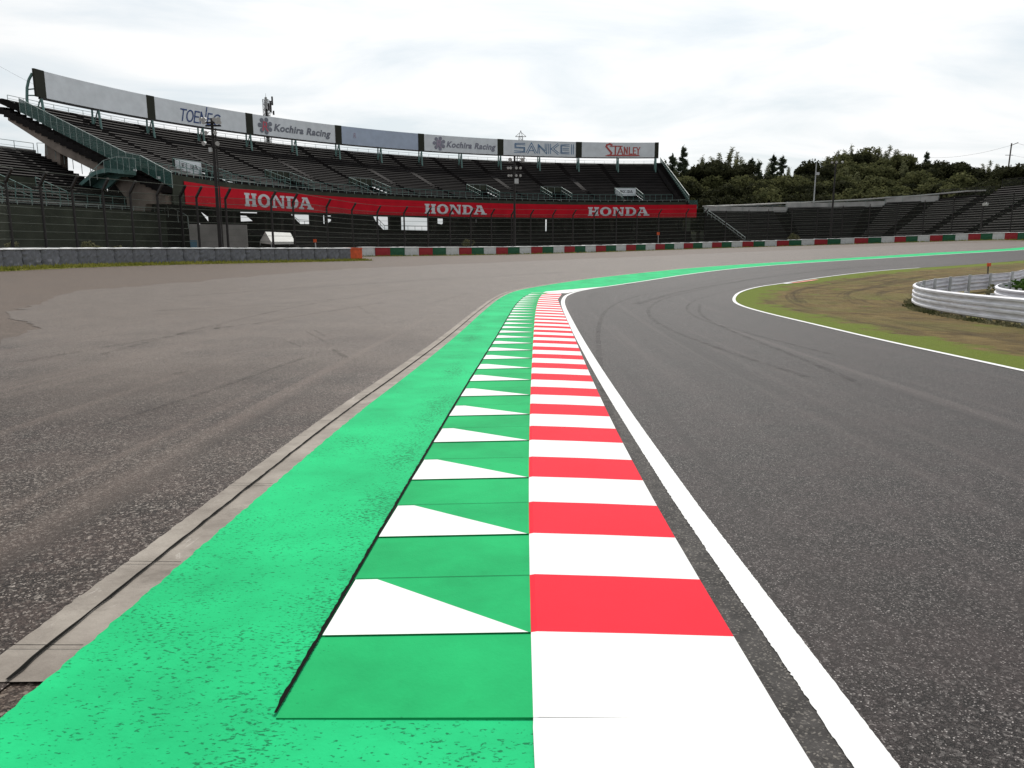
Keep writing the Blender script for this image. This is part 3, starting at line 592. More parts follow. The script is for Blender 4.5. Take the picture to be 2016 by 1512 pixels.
# entrances (vomitories)
for i,(c,w) in enumerate(vom):
    top=zr(5); v=MB()
    for sgn in (-1,1):      # side walls
        s=c+sgn*w; v.face([S(s,4,ZW-1),S(s,8.5,ZW-1),S(s,8.5,top),S(s,4,ZW+.15)])
    e=v.build('entrance',M['seat'],st)
    a,b=c-w,c+w
    hole=[(a+.9*w,top-1.0),(a+1.35*w,top-.98),(b-.05,top-1.62),(a+1.0*w,top-1.62)] if i<4 else [(a+.8*w,top-1.1),(b-.2,top-1.1),(b-.2,top-1.5),(a+.8*w,top-1.5)]
    if i==5: hole=[(a+.8*w,top-1.1),(a+.9*w,top-1.1),(a+.9*w,top-1.2),(a+.8*w,top-1.2)]
    holed('back_wall',[(a,ZW-1),(b,ZW-1),(b,top+.02),(a,top+.02)],[hole],lambda s,z,t:S(s,8.5+t,z),M['seat'],e,.1)
    mb=MB(); prism(mb,[(8.55,top+.05),(8.62,top+.05),(8.62,top+1.12),(8.55,top+1.12)],a,b,step=3); mb.build('guard_panel',M['pwall'],e)
    mb=MB(); railing(mb,[S(a,8.5,top),S(b,8.5,top)],1.22,1.2,.05,0)
    mb.build('guard_rail',M['rail'],e)
    for s in (a,b):
        mb=MB(); railing(mb,[S(s,8.5,top),S(s,4.1,ZW+.1)],1.2,1.0,.055,1)
        pm=[S(s,8.5,top+.1),S(s,4.1,ZW+.2),S(s,4.1,ZW+1.2),S(s,8.5,top+1.1)]; mb.build('side_rail',M['teal'],e)
        q=MB(); q.hexa(pm,[p+Vector((.02,.02,0)) for p in pm]); q.build('side_mesh',M['net'],e)
# left end: stair, beam, column and landing on the measured end plane (slightly oblique to the rows)
EA=S(s_at(340,0)-.1,0,0,True); EB=S(s_at(38,24.7),24.7,0,True); print('end plane',EA,EB)
ed=(EB-EA); EL=ed.length; ed=ed/EL; en=Vector((ed.y,-ed.x,0)); en=en if en.dot(Vector((EA.x,EA.y,0)))<0 else -en   # towards the camera side
def EP(px,py,off=0.):
    r=ray(px,py); o=EA+en*off; # plane through o with normal en
    t=(en.x*o.x+en.y*o.y)/(en.x*r[0]+en.y*r[1]); p=Vector((r[0]*t,r[1]*t,CZ+r[2]*t)); return p
def eprism(mb,px,off0,off1):
    P0=[EP(*q,off0) for q in px]; P1=[p+en*(off1-off0) for p in P0]; mb.face(P0); mb.face(P1[::-1]); n=len(px)
    for i in range(n): mb.face([P0[i],P1[i],P1[(i+1)%n],P0[(i+1)%n]])
# stepped stair edge following the row ends
def steps(p0,p1,n,th):
    top=[];x0,y0=p0;x1,y1=p1
    for i in range(n):
        a=(x0+(x1-x0)*i/n,y0+(y1-y0)*i/n); b=(x0+(x1-x0)*(i+1)/n,y0+(y1-y0)*(i+1)/n); top+=[a,(b[0],a[1]+1.0)]
    bot=[(x,y+th) for x,y in top]; return top+bot[::-1]
es=MB(); A_=steps((16,213),(262,336),20,14)
eprism(es,A_,.0,1.1); eprism(es,steps((262,336),(341,372),7,13),.0,1.1); eo=es.build('end_stair',M['seat'],st)
pts=[EP(x,y,1.12) for x,y in ((40,221),(77,240),(165,286),(250,330),(278,336),(340,370))]
r_=MB(); hs_=1.42; railing(r_,[p for p in pts],hs_,1.1,.055,0); r_.build('stair_railing',M['rail'],eo)
q=MB(); u=Vector((0,0,hs_-.05))
for a,b in zip(pts,pts[1:]): q.hexa([a,b,b+u,a+u],[p+Vector((.03,.02,0)) for p in (a,b,b+u,a+u)])
q.build('railing_mesh',M['tealp'],eo)
mb=MB(); eprism(mb,[(30,228),(103,266),(215,322),(262,342),(262,352),(222,347),(205,339),(132,303),(103,285),(31,239)],.1,.9); mb.build('end_beam',M['conc'],st)
mb=MB(); eprism(mb,[(103,284),(133,300),(136,380),(104,380)],-.3,.5); mb.build('column',M['conc'],st)
mb=MB(); eprism(mb,[(228,350),(262,346),(338,385),(338,402),(300,402),(290,455),(268,455),(262,392)],.0,.7); mb.build('column',M['conc'],st)
mb=MB(); eprism(mb,[(225,352),(244,350),(252,440),(228,440)],-4,-3.2); mb.build('column',M['dconc'],st)
ld=MB(); eprism(ld,[(206,340),(232,333),(268,337),(268,345),(236,341),(212,346),(184,368),(178,366)],1.1,2.4)
eprism(ld,[(212,346),(236,341),(268,345),(262,349),(240,348),(214,372),(205,372),(184,368)],1.15,1.35)
lo=ld.build('landing',M['teal'],st)
q=MB(); lp=[EP(178,366,2.4),EP(206,341,2.4),EP(232,334,2.4),EP(268,338,2.4)]; railing(q,lp,1.2,1.1,.05,0); q.build('landing_railing',M['rail'],lo)
q=MB(); u=Vector((0,0,1.1))
for a,b in zip(lp[1:],lp[2:]): q.hexa([a,b,b+u,a+u],[p+Vector((.03,.02,0)) for p in (a,b,b+u,a+u)])
q.build('landing_mesh',M['tealp'],lo)
# right end stair
e=MB(); n=24; prof=[(0,7.8)]
for k in range(n):
    d=.2+k*.98; prof+=[(d,8.1+.39*k+.35),(d+.98,8.1+.39*k+.35)]
prism(e,prof+[(24.6,16.4),(.2,7.2)],S1,S1+1.2,step=2); o=e.build('end_stair',M['seat'],st)
r_=MB(); pts=[S(S1+1.22,.1+d,8.2+.378*d) for d in np.linspace(0,24.5,13)]; railing(r_,pts,1.3,1.15,.055,1); r_.build('stair_railing',M['rail'],o)
q=MB()
for a,b in zip(pts,pts[1:]):
    u=Vector((0,0,1.25)); q.hexa([a,b,b+u,a+u],[p+Vector((.03,.02,0)) for p in (a,b,b+u,a+u)])
q.build('railing_mesh',M['tealp'],o)
ld=MB(); prism(ld,[(.5,7.3),(3,7.3),(3,7.6),(.5,7.6)],S1+1.25,S1+3.6,step=1); lo=ld.build('landing',M['teal'],st)
q=MB(); prism(q,[(.5,7.6),(.56,7.6),(.56,8.7),(.5,8.7)],S1+1.25,S1+3.6,step=3); prism(q,[(.56,7.6),(3,7.6),(3,8.7),(.56,8.7)],S1+3.54,S1+3.6,step=3); q.build('landing_mesh',M['tealp'],lo)
mb=MB(); prism(mb,[(.0,1.5),(.3,1.5),(.3,7.0),(.0,7.0)],S1+.52,S1+1.8,step=3); mb.build('end_wall',M['pwall'],st)
# red banner with three names
ba,bb=s_at(362,-.12),s_at(1372,-.12)
bn=thing('banner',tuple(S((ba+bb)/2,-.12,5.2)),'long red banner with three HONDA words wrapped along the grandstand front','banner')
mb=MB(); prism(mb,[(-.13,5.68),(-.08,5.68),(-.08,7.86),(-.13,7.86)],ba,bb); mb.build('banner_sheet',M['bred'],bn)
R=lambda a,b,c,d:[(a,b),(c,b),(c,d),(a,d)]
def ring(cx,cy,rx,ry,ix,iy,n=28,a0=0,a1=360):
    out=[]
    for k in range(n):
        t0=math.radians(a0+(a1-a0)*k/n); t1=math.radians(a0+(a1-a0)*(k+1)/n)
        out.append([(cx+rx*math.cos(t0),cy+ry*math.sin(t0)),(cx+rx*math.cos(t1),cy+ry*math.sin(t1)),(cx+ix*math.cos(t1),cy+iy*math.sin(t1)),(cx+ix*math.cos(t0),cy+iy*math.sin(t0))])
    return out
def slab_word():
    q=[]; H_=[R(0,.84,.44,1),R(.08,.16,.36,.84),R(0,0,.44,.16),R(.56,.84,1.,1),R(.64,.16,.92,.84),R(.56,0,1.,.16),R(.36,.42,.64,.58)]
    q+=[[(x,y) for x,y in p] for p in H_]
    q+=[[(x+1.12,y) for x,y in p] for p in ring(.5,.5,.52,.52,.25,.34)]
    N_=[R(0,.84,.36,1),R(.08,.16,.24,.84),R(0,0,.36,.16),R(.66,.84,1.02,1),[(.80,.0),(.96,.0),(.96,.84),(.80,.84)],[(.24,.84),(.36,1),(.80,.30),(.80,0),(.76,0),(.24,.80)]]
    q+=[[(x+2.28,y) for x,y in p] for p in N_]
    D_=[R(0,.84,.5,1),R(.1,.16,.36,.84),R(0,0,.5,.16)]+ring(.5,.5,.5,.5,.24,.34,14,-90,90)
    q+=[[(x+3.42,y) for x,y in p] for p in D_]
    A_=[R(-.04,0,.36,.16),R(.62,0,1.14,.16),[(.06,.16),(.22,.16),(.46,.84),(.36,1.0)],[(.36,1.0),(.46,.84),(.70,.16),(1.0,.16),(.66,1.0)],[(.276,.32),(.643,.32),(.60,.44),(.319,.44)],R(.22,.86,.35,1.)]
    q+=[[(x+4.5,y) for x,y in p] for p in A_]
    return q,5.64
def put2d(polys,fn,name,m,parent,th=None):
    mb=MB()
    for i,p in enumerate(polys): mb.face([fn(x,y,.0015*(i%4)) for x,y in p])
    return mb.build(name,m,parent)
hw,hl=slab_word()
for pa,pb,y0,y1 in ((479,615,384,414),(835,957,405,428),(1157,1278,410,427)):
    a,b=s_at(pa,-.15),s_at(pb,-.15); h=1.46; zb=6.02
    put2d(hw,lambda x,y,e:S(a+(b-a)*(x+.04)/hl,-.16-e,zb+y*h),'lettering',M['lgrey'],bn)
# small white signs hung in two entrances
for i,nm in ((0,'leftmost'),(5,'rightmost')):
    c,w=vom[i]; top=zr(5); e=thing('sign',tuple(S(c,8.4,top)),'small white HONDA sign hung over the %s entrance of the large grandstand'%nm,'sign','small white signs over the entrances')
    mb=MB(); prism(mb,[(8.30,top-.25),(8.34,top-.25),(8.34,top+1.12),(8.30,top+1.12)],c-w*.95,c+w*1.0,step=4); mb.build('sign_panel',M['board'],e)
    put2d(hw,lambda x,y,q_:S(c-w*.5+w*1.2*x/hl,8.27-q_,top+.28+y*.48),'lettering',M['black'],e)
# ================= signboards over the stand =================
db=21.0; zb0,zb1=17.72,20.55
S_old=S
def S(s,d,z,flat=False):
    p=S_old(s,d,z,flat); t=max(0,min(1,s/SL)); p.z+=.62*t*(1 if z>17.2 else 0); return p
def stroke(pts,w,closed=False):
    out=[]; p=pts+([pts[0]] if closed else [])
    for (x0,y0),(x1,y1) in zip(p,p[1:]):
        dx,dy=x1-x0,y1-y0; q=math.hypot(dx,dy) or 1; ux,uy=dx/q*w/2,dy/q*w/2
        out.append([(x0-ux-uy,y0-uy+ux),(x0-ux+uy,y0-uy-ux),(x1+ux+uy,y1+uy-ux),(x1+ux-uy,y1+uy+ux)])
    return out
def arc(cx,cy,rx,ry,a0,a1,n=14): return [(cx+rx*math.cos(math.radians(a0+(a1-a0)*k/n)),cy+ry*math.sin(math.radians(a0+(a1-a0)*k/n))) for k in range(n+1)]
def toenec():   # unit-height thin italic letters with a tall split N
    w=.11; L_=[]
    L_+=stroke([(0,.9),(.55,.9)],w)+stroke([(.27,.9),(.27,0)],w)
    L_+=stroke(arc(.95,.45,.30,.45,0,360,20),w)
    L_+=stroke([(1.85,.9),(1.42,.9),(1.42,0),(1.85,0)],w)+stroke([(1.42,.47),(1.8,.47)],w)
    L_+=stroke([(2.02,0),(2.02,.9)],w)+stroke([(2.02,.9),(2.42,.05)],w)+stroke([(2.5,.35),(2.5,1.35)],w)
    L_+=stroke([(3.1,.9),(2.72,.9)],w)+stroke([(2.72,.9),(2.72,0),(3.1,0)],w)+stroke([(2.35,.47),(3.05,.47)],w)
    L_+=stroke(arc(3.68,.45,.36,.45,50,310,16),w)
    return [[(x+.22*y,y) for x,y in p] for p in L_],4.1
def sankei():
    L_=[]; w=.055
    def tri(path,close=False):
        for o in (-.085,.085):
            q=[]
            for i,(x,y) in enumerate(path):
                a=path[max(0,i-1)]; b=path[min(len(path)-1,i+1)]
                d1=(x-a[0],y-a[1]); d2=(b[0]-x,b[1]-y); n1=math.hypot(*d1) or 1; n2=math.hypot(*d2) or 1
                m=[(-d1[1]/n1),(d1[0]/n1)] if math.hypot(*d1) else [0,0]; k=[(-d2[1]/n2),(d2[0]/n2)] if math.hypot(*d2) else [0,0]
                v=(m[0]+k[0],m[1]+k[1]); l=math.hypot(*v) or 1; v=(v[0]/l,v[1]/l); c=max(.5,abs(v[0]*(m[0] or k[0])+v[1]*(m[1] or k[1])))
                q.append((x+v[0]*o/c,y+v[1]*o/c))
            L_.extend(stroke(q,w))
        L_.extend(stroke([ (path[0][0],path[0][1]) ]*1+[path[0]],w)[:0])
    tri([(1.0,.9),(.1,.9),(.1,.52),(.95,.52),(.95,.1),(0,.1)])
    tri([(1.2,0),(1.62,.9),(2.05,0)]); L_.extend(stroke([(1.45,.25),(1.8,.25)],w))
    tri([(2.3,0),(2.3,.85),(3.0,.12),(3.0,1)])
    tri([(3.35,0),(3.35,1)]); tri([(4.15,1),(3.6,.5),(4.2,0)])
    tri([(5.2,.9),(4.45,.9),(4.45,.1),(5.2,.1)]); tri([(4.6,.5),(5.15,.5)])
    tri([(5.5,0),(5.5,1)])
    return L_,5.65
def stanley():
    L_=[]; L_+=stroke([(.62,1.25),(.45,1.35),(.2,1.25),(.12,1.05),(.62,.35),(.55,.12),(.35,.06)],.17)
    L_+=[[(0,0),(3.3,0),(3.1,.14),(.25,.14)]]
    L_+=stroke([(.5,1.1),(1.6,1.1)],.10)+stroke([(.98,1.1),(.98,.2)],.13)
    L_+=stroke([(1.2,.2),(1.45,1.0),(1.68,.2)],.11)+stroke([(1.3,.45),(1.6,.45)],.08)
    L_+=stroke([(1.82,.2),(1.82,1.0),(2.08,.25),(2.08,.98)],.10)
    L_+=stroke([(2.28,.98),(2.28,.22),(2.52,.22)],.11)
    L_+=stroke([(2.86,.95),(2.66,.95),(2.66,.22),(2.88,.22)],.10)+stroke([(2.66,.58),(2.84,.58)],.09)
    L_+=stroke([(2.96,.98),(3.1,.6),(3.24,.98)],.09)+stroke([(3.1,.6),(3.1,.22)],.10)
    return L_,3.3
def bfont(txt,shear=.25,bold=.035,caps_scale=1.0):
    cu=bpy.data.curves.new('lettering_source','FONT'); cu.body=txt; cu.shear=shear; cu.offset=bold; cu.resolution_u=4; cu.space_character=1.08
    ob=bpy.data.objects.new('lettering_source',cu); C.objects.link(ob); bpy.context.view_layer.update()
    me=ob.evaluated_get(bpy.context.evaluated_depsgraph_get()).to_mesh(); v=[(q.co.x,q.co.y) for q in me.vertices]; po=[[v[i] for i in p.vertices] for p in me.polygons]
    bpy.data.objects.remove(ob); bpy.data.curves.remove(cu)
    x0=min(x for x,y in v); x1=max(x for x,y in v); return [[(x-x0,y) for x,y in p] for p in po],x1-x0
def flower():
    out=[]
    for k in range(7):
        a=math.radians(75+k*51.4); c=(.5+.36*math.cos(a),.5+.36*math.sin(a)); out.append([(c[0]+.17*math.cos(t)+.10*math.cos(a),c[1]+.17*math.sin(t)+.10*math.sin(a)) for t in np.linspace(0,6.28,12)[:-1]])
    out.append([(.5+.34*math.cos(t),.5+.34*math.sin(t)) for t in np.linspace(0,6.28,18)[:-1]])
    return out
Rl=stroke([(.34,.2),(.42,.82),(.66,.78),(.64,.52),(.42,.5)],.09)+stroke([(.5,.5),(.74,.2)],.10)
dv=[SL/7*i for i in range(8)]; hwd=.62
descs=[('blank pale grey signboard at the far left end of the signboard row',M['board']),('white signboard reading TOENEC in thin blue slanted letters',M['board']),('white signboard with grey flower logo, red R and dark lettering, left of the bluish board',M['board']),
 ('faded bluish signboard with only traces of old lettering',M['boardb']),('white signboard with washed-out flower logo and pale lettering, right of the bluish board',M['board']),('white signboard reading SANKEI in blue outlined letters',M['board']),('white signboard reading STANLEY in red angular letters, last on the right',M['board'])]
kr,krl=bfont('Kochira Racing')
for i in range(7):
    a,b=dv[i]+(hwd*1.0 if i else .9),dv[i+1]-(hwd if i<6 else .8)
    q=thing('signboard',tuple(S((a+b)/2,db,zb0)),descs[i][0],'signboard','signboards along the top of the grandstand')
    mb=MB(); prism(mb,[(db-.1,zb0),(db+.1,zb0),(db+.1,zb1),(db-.1,zb1)],a,b); mb.build('sign_panel',descs[i][1],q)
    mb=MB(); x=b if i<6 else b; prism(mb,[(db-.13,zb0-.03),(db+.13,zb0-.03),(db+.13,zb1+.03),(db-.13,zb1+.03)],b+.003,(dv[i+1]+hwd-.003) if i<6 else b+.8); mb.build('divider_panel',M['boardd'],q)
    if i==0: mb=MB(); prism(mb,[(db-.13,zb0-.03),(db+.13,zb0-.03),(db+.13,zb1+.03),(db-.13,zb1+.03)],dv[0]-.5,a-.003); mb.build('divider_panel',M['boardd'],q)
    mb=MB(); prism(mb,[(db-.15,zb0-.22),(db+.15,zb0-.22),(db+.15,zb0-.04),(db-.15,zb0-.04)],dv[i],dv[i+1]); mb.build('bottom_rail',M['steel'],q)
    fr=lambda x0,wd,z0,hh,ux:(lambda x,y,e:S(x0+wd*x/ux,db-.14-e*2,z0+y*hh))
    if i==1:
        p,u=toenec(); sa_,sb_=s_at(364,db),s_at(443,db); put2d(p,fr(sa_,sb_-sa_,zb0+.45,1.62,u),'lettering',M['navy'],q)
    if i in (2,4):
        pxs=(546,656) if i==2 else (880,976); s0,s1=s_at(pxs[0],db),s_at(pxs[1],db); put2d(kr,fr(s0,s1-s0,zb0+.85,1.45,krl),'lettering',M['ltr'] if i==2 else M['ltr2'],q)
        fp=(518,541) if i==2 else (856,876); s0,s1=s_at(fp[0],db),s_at(fp[1],db)
        lg=put2d(flower(),fr(s0,s1-s0,zb0+.38,2.0,1.),'logo',M['ltr'] if i==2 else M['ltr2'],q)
        put2d(Rl,(lambda f:lambda x,y,e:f(x,y,e+.006))(fr(s0-.1,s1-s0,zb0+.28,2.0,1.)),'logo_letter',M['lrose'] if i==2 else M['fred'],lg)
    if i==3:
        s0=s_at(697,db); put2d(Rl,fr(s0,1.0,zb0+.9,1.2,1.),'faded_logo',M['fred'],q)
    if i==5:
        p,u=sankei(); s0,s1=s_at(1012,db),s_at(1128,db); put2d(p,fr(s0,s1-s0,zb0+.5,1.8,u),'lettering',M['blue'],q)
    if i==6:
        p,u=stanley(); s0,s1=s_at(1188,db),s_at(1257,db); put2d(p,fr(s0,s1-s0,zb0+.25,1.7,u),'lettering',M['lred'],q)
# steel supports under the boards: two legs and a brace each
sup=[SL/14*k for k in range(15)]
for k,s in enumerate(sup):
    s=min(max(s,.1),SL-.5); zg=lambda d:zr((d-4)/RW)
    nm='%s steel support from the left under the signboard row'%ORD[k]
    q=thing('sign_support',tuple(S(s,19,zg(19))),nm,'support','steel supports under the signboard row')
    mb=MB(); mb.tube(S(s,20.55,zg(20.55)-.9),S(s,db-.15,zb0-.2),.14); mb.build('front_leg',M['teal'],q)
    mb=MB()
    if k==0:
        pts=[S(s-.7,22.0,16.0),S(s-.75,22.0,17.4),S(s-.72,21.85,18.6),S(s-.65,21.6,19.4),S(s-.5,21.2,20.1)]
        for a,b in zip(pts,pts[1:]): mb.tube(a,b,.15)
        mb.tube(S(s-.72,21.85,18.4),S(s-.45,db+.1,18.5),.07); mb.tube(S(s-.75,21.95,17.8),S(s-.45,db+.1,17.8),.07)
    else: mb.tube(S(s,21.9,zg(21.9)-.6),S(s,db+.8,zb0+.2),.12)
    mb.build('rear_leg',M['teal'],q)
    mb=MB(); mb.tube(S(s,21.85,zg(21.9)),S(s,db,zb0-.25),.07); mb.build('brace',M['teal'],q)
S=S_old
# ================= smaller left grandstand =================
org2=(-37,66)
def L2(s,d,z):     # s metres along front from far end (0) towards camera (negative x of travel), d metres back
    t=Vector((-.37,-.93,0)); n=Vector((-.93,.37,0)); p=Vector((-34.9,77.2,0))+t*s+n*d; p.z=z; return p
q2=thing('grandstand',(-40,62,.8),'lower grandstand with dark green front wall at the left edge of the photo','grandstand')
LL=34.; NR=20; LW=.75
dk=MB()
for k in range(NR):
    d0=2+LW*k; z0=4.9+.32*k
    for a,b in zip(ss(0,LL,4),ss(0,LL,4)[1:]):
        dk.face([L2(a,d0,z0),L2(b,d0,z0),L2(b,d0,z0+.32),L2(a,d0,z0+.32)]); dk.face([L2(a,d0,z0+.32),L2(b,d0,z0+.32),L2(b,d0+LW,z0+.32),L2(a,d0+LW,z0+.32)])
    dk.face([L2(0,d0,z0-4),L2(0,d0+LW,z0-4),L2(0,d0+LW,z0+.32),L2(0,d0,z0+.32)])
dk.face([L2(0,0,4.2),L2(LL,0,4.2),L2(LL,2,4.9),L2(0,2,4.9)])
dk.build('seating_deck',M['seat'],q2)
fn=L2
for k in range(NR):
    mb=MB(); d0=2+LW*k+.35; z0=4.9+.32*(k+1)
    prism(mb,[(d0,z0+.12),(d0+.3,z0+.12),(d0+.3,z0+.20),(d0+.07,z0+.20)],.3,LL,step=5,fn=L2); mb.build('bench_row',M['bench'],q2)
mb=MB(); prism(mb,[(-.1,.2),(.1,.2),(.1,4.95),(-.1,4.95)],-.3,LL,step=5,fn=L2); mb.build('front_wall',M['pwall'],q2)
mb=MB(); railing(mb,[L2(s,0,4.95) for s in ss(-.3,LL,4)],.35,1.4,.05,1); mb.build('front_railing',M['rail'],q2)
mb=MB(); railing(mb,[L2(s,2.3,5.0) for s in ss(1,LL,4)],1.35,1.25,.05,1); mb.build('walkway_railing',M['teal'],q2)
mb=MB(); prism(mb,[(17.0,11.0),(17.2,11.0),(17.2,11.7),(17.0,11.7)],0,LL,step=5,fn=L2); mb.build('back_parapet',M['paleband'],q2)
mb=MB(); railing(mb,[L2(s,16.9,11.4) for s in ss(.3,LL,4)],.95,2.6,.05,1); mb.build('back_railing',M['rail'],q2)
mb=MB(); railing(mb,[L2(-.2,17.,11.3),L2(-.2,15.6,11.2),L2(-.2,2.3,5.2),L2(-.2,-.5,4.5),L2(-.2,-3.,3.4)],1.15,1.3,.05,0); mb.build('stair_railing',M['rail'],q2)
for s in (8.5,14.5):
    mb=MB(); railing(mb,[L2(s,6.2,6.5),L2(s,2.3,5.1)],1.35,1.,.05,1); railing(mb,[L2(s+3.4,6.2,6.5),L2(s+3.4,2.3,5.1)],1.35,1.,.05,1)
    e=mb.build('entrance_railing',M['teal'],q2); m2=MB(); prism(m2,[(6.2,6.6),(6.25,6.6),(6.25,7.8),(6.2,7.8)],s,s+3.4,step=4,fn=L2); m2.build('guard_panel',M['pwall'],e)
mb=MB(); 
for d in (.5,5,10,15): prism(mb,[(d,-1),(d+.9,-1),(d+.9,3.9+.38*d),(d,3.9+.38*d)],.15,.9,step=4,fn=L2)
mb.build('columns',M['dconc'],q2)
# ================= right-hand grandstand in stepped sections =================
# front edge plan points (measured columns), rows climb away from the track
RF=np.array([(pxX(1412,134),134),(pxX(1500,137),137),(pxX(1600,137),137),(pxX(1700,134),134),(pxX(1830,124),124),(pxX(1930,115),115),(pxX(2040,104),104),(pxX(2200,90),90)]); 
_r=np.r_[0,np.cumsum(np.hypot(*np.diff(RF,axis=0).T))]
_rd=np.linspace(0,_r[-1],200); _rx=np.interp(_rd,_r,RF[:,0]); _ry=np.interp(_rd,_r,RF[:,1]); ker=np.ones(31)/31
_rx2=np.convolve(np.pad(_rx,15,mode='reflect',reflect_type='odd'),ker,'valid'); _ry2=np.convolve(np.pad(_ry,15,mode='reflect',reflect_type='odd'),ker,'valid')
_rs=np.r_[0,np.cumsum(np.hypot(np.diff(_rx2),np.diff(_ry2)))]
def R3(s,d,z):
    x,y=float(np.interp(s,_rs,_rx2)),float(np.interp(s,_rs,_ry2)); a=(np.interp(s-2,_rs,_rx2),np.interp(s-2,_rs,_ry2)); b=(np.interp(s+2,_rs,_rx2),np.interp(s+2,_rs,_ry2))
    tx,ty=b[0]-a[0],b[1]-a[1]; q=math.hypot(tx,ty); return Vector((x-ty/q*d,y+tx/q*d,z))
def r_at(px,d=8):
    return min(np.linspace(0,_rs[-1],600),key=lambda s:abs(px-(1008+F*R3(s,d,0).x/(R3(s,d,0).y*CT+.0-(8-CZ)*ST))))
q3=thing('grandstand',tuple(R3(60,0,2)),'low terraced grandstand with grey top wall below the wooded hill on the right','grandstand')
secs=[(1416,1560,16,.37),(1560,1722,17,.375),(1722,1805,18,.38),(1805,1895,19,.385),(1895,1996,21,.40),(1996,2200,22,.40)]
for j,(pa,pb,nr,rz) in enumerate(secs):
    a,b=r_at(pa),r_at(pb)+.07; zb=H(*R3((a+b)/2,0,0).xy)+.2
    mb=MB(); st_=ss(a,b-.02,5)
    for k in range(nr):
        d0=.8*k; z0=zb+rz*k
        for u,v in zip(st_,st_[1:]):
            mb.face([R3(u,d0,z0),R3(v,d0,z0),R3(v,d0,z0+rz),R3(u,d0,z0+rz)]); mb.face([R3(u,d0,z0+rz),R3(v,d0,z0+rz),R3(v,d0+.8,z0+rz),R3(u,d0+.8,z0+rz)])
    for s in (a,b-.02): mb.face([R3(s,0,zb-2),R3(s,.8*nr,zb-2),R3(s,.8*nr,zb+rz*nr),R3(s,0,zb+.1)])
    sec=mb.build('terrace_section',M['seat'],q3)
    al=[a,b-1.6] if j<4 else [a,b-2]
    for k in range(nr):
        d0=.8*k+.35; z0=zb+rz*(k+1); m2=MB(); prism(m2,[(d0,z0+.10),(d0+.28,z0+.10),(d0+.28,z0+.22),(d0+.10,z0+.22)],a+.2,b-1.7,step=5,fn=R3); m2.build('bench_row',M['bench'],sec)
    zt=zb+rz*nr; m2=MB(); dt=.8*nr
    if j<3: prism(m2,[(dt,zt-.2),(dt+.3,zt-.2),(dt+.3,zt+1.05),(dt,zt+1.05)],a,b,step=5,fn=R3); m2.build('top_wall',M['paleband'],sec); m3=MB(); railing(m3,[R3(s,dt-.1,zt+.3) for s in ss(a,b,5)],.95,3,.05,0); m3.build('top_railing',M['rail'],sec)
    else:
        railing(m2,[R3(s,dt,zt) for s in ss(a+.1,b-.1,5)],1.5,3.2,.07,1); m2.build('top_railing',M['steel'],sec)
        m2=MB(); prism(m2,[(dt+.03,zt),(dt+.06,zt),(dt+.06,zt+1.4),(dt+.03,zt+1.4)],a+.1,b-.1,step=5,fn=R3); m2.build('mesh_panel',M['net'],sec)
# handrail at the left end and low roof behind
mb=MB(); a=r_at(1416)
for w in (-2.6,): 
    pts=[R3(a-.4+.12*k,12.5-1.1*k,H(*R3(a,0,0).xy)+6.1-.52*k) for k in range(12)]; railing(mb,pts,1.0,1.4,.07,1)
mb.build('handrail',M['rail'],q3)
mb=MB()
a,b=r_at(1440),r_at(1852)
for u,v in zip(ss(a,b,5),ss(a,b,5)[1:]):
    zt=lambda s:H(*R3(s,0,0).xy)+7.3+1.1*(s-a)/(b-a)
    mb.hexa([R3(u,14.6,zt(u)),R3(v,14.6,zt(v)),R3(v,20,zt(v)+.3),R3(u,20,zt(u)+.3)],[R3(u,14.6,zt(u)+.22),R3(v,14.6,zt(v)+.22),R3(v,20,zt(v)+.5),R3(u,20,zt(u)+.5)])
mb.build('roof',M['paleband'],q3)
# ================= tyre barriers =================
def block(name,mats,L_,h=1.0,w=.75,wr=0.,seed=0):
    rg=np.random.default_rng(seed); mb=MB(); nx_,nz=8,7; l=L_/2-.012
    def gp_(i,j,front=True):
        x=-l+2*l*i/nx_; z=h*.96*j/nz; bul=.05*math.sin(math.pi*i/nx_)*(.6+.4*math.sin(math.pi*j/nz))
        return (x,(-w/2-bul if front else w/2)+0,z)
    G=[[list(gp_(i,j)) for j in range(nz+1)] for i in range(nx_+1)]
    for i in range(nx_+1):
        for j in range(nz+1):
            G[i][j][1]+=rg.normal()*(.006+wr*.012)-(wr*.10*(1-j/nz)*(1 if i%4 else .2)); G[i][j][0]+=rg.normal()*wr*.02*(0<i<nx_)
    for i in range(nx_):
        for j in range(nz): mb.face([G[i][j],G[i+1][j],G[i+1][j+1],G[i][j+1]])
    B=lambda x,z:(x,w/2,z)
    for i in range(nx_): mb.face([G[i][nz],G[i+1][nz],B(G[i+1][nz][0],h*.96),B(G[i][nz][0],h*.96)])
    mb.face([B(l,0),B(-l,0),B(-l,h*.96),B(l,h*.96)])
    for i,x in ((0,-l),(nx_,l)): mb.face([G[i][j] for j in range(nz+1)]+[B(x,h*.96),B(x,0)])
    return mb,G,l
def mk_block(name,label,group,mbody,cap,L_,wr,seed,cat='tyre barrier'):
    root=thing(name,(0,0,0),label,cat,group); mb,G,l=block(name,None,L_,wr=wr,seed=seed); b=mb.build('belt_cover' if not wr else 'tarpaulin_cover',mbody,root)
    m=MB(); e=.0; rg=np.random.default_rng(seed+5); hs=[.985+rg.normal()*.008 for _ in range(5)]
    for i in range(4):
        x0,x1=-l-.008+(2*l+.016)*i/4,-l-.008+(2*l+.016)*(i+1)/4
        m.hexa([(x0,-.46,.93),(x1,-.46,.93),(x1,.40,.93),(x0,.40,.93)],[(x0,-.44,hs[i]),(x1,-.44,hs[i+1]),(x1,.38,hs[i+1]+.01),(x0,.38,hs[i]+.01)])
    m.build('top_cover',cap,root); return root
used=set()
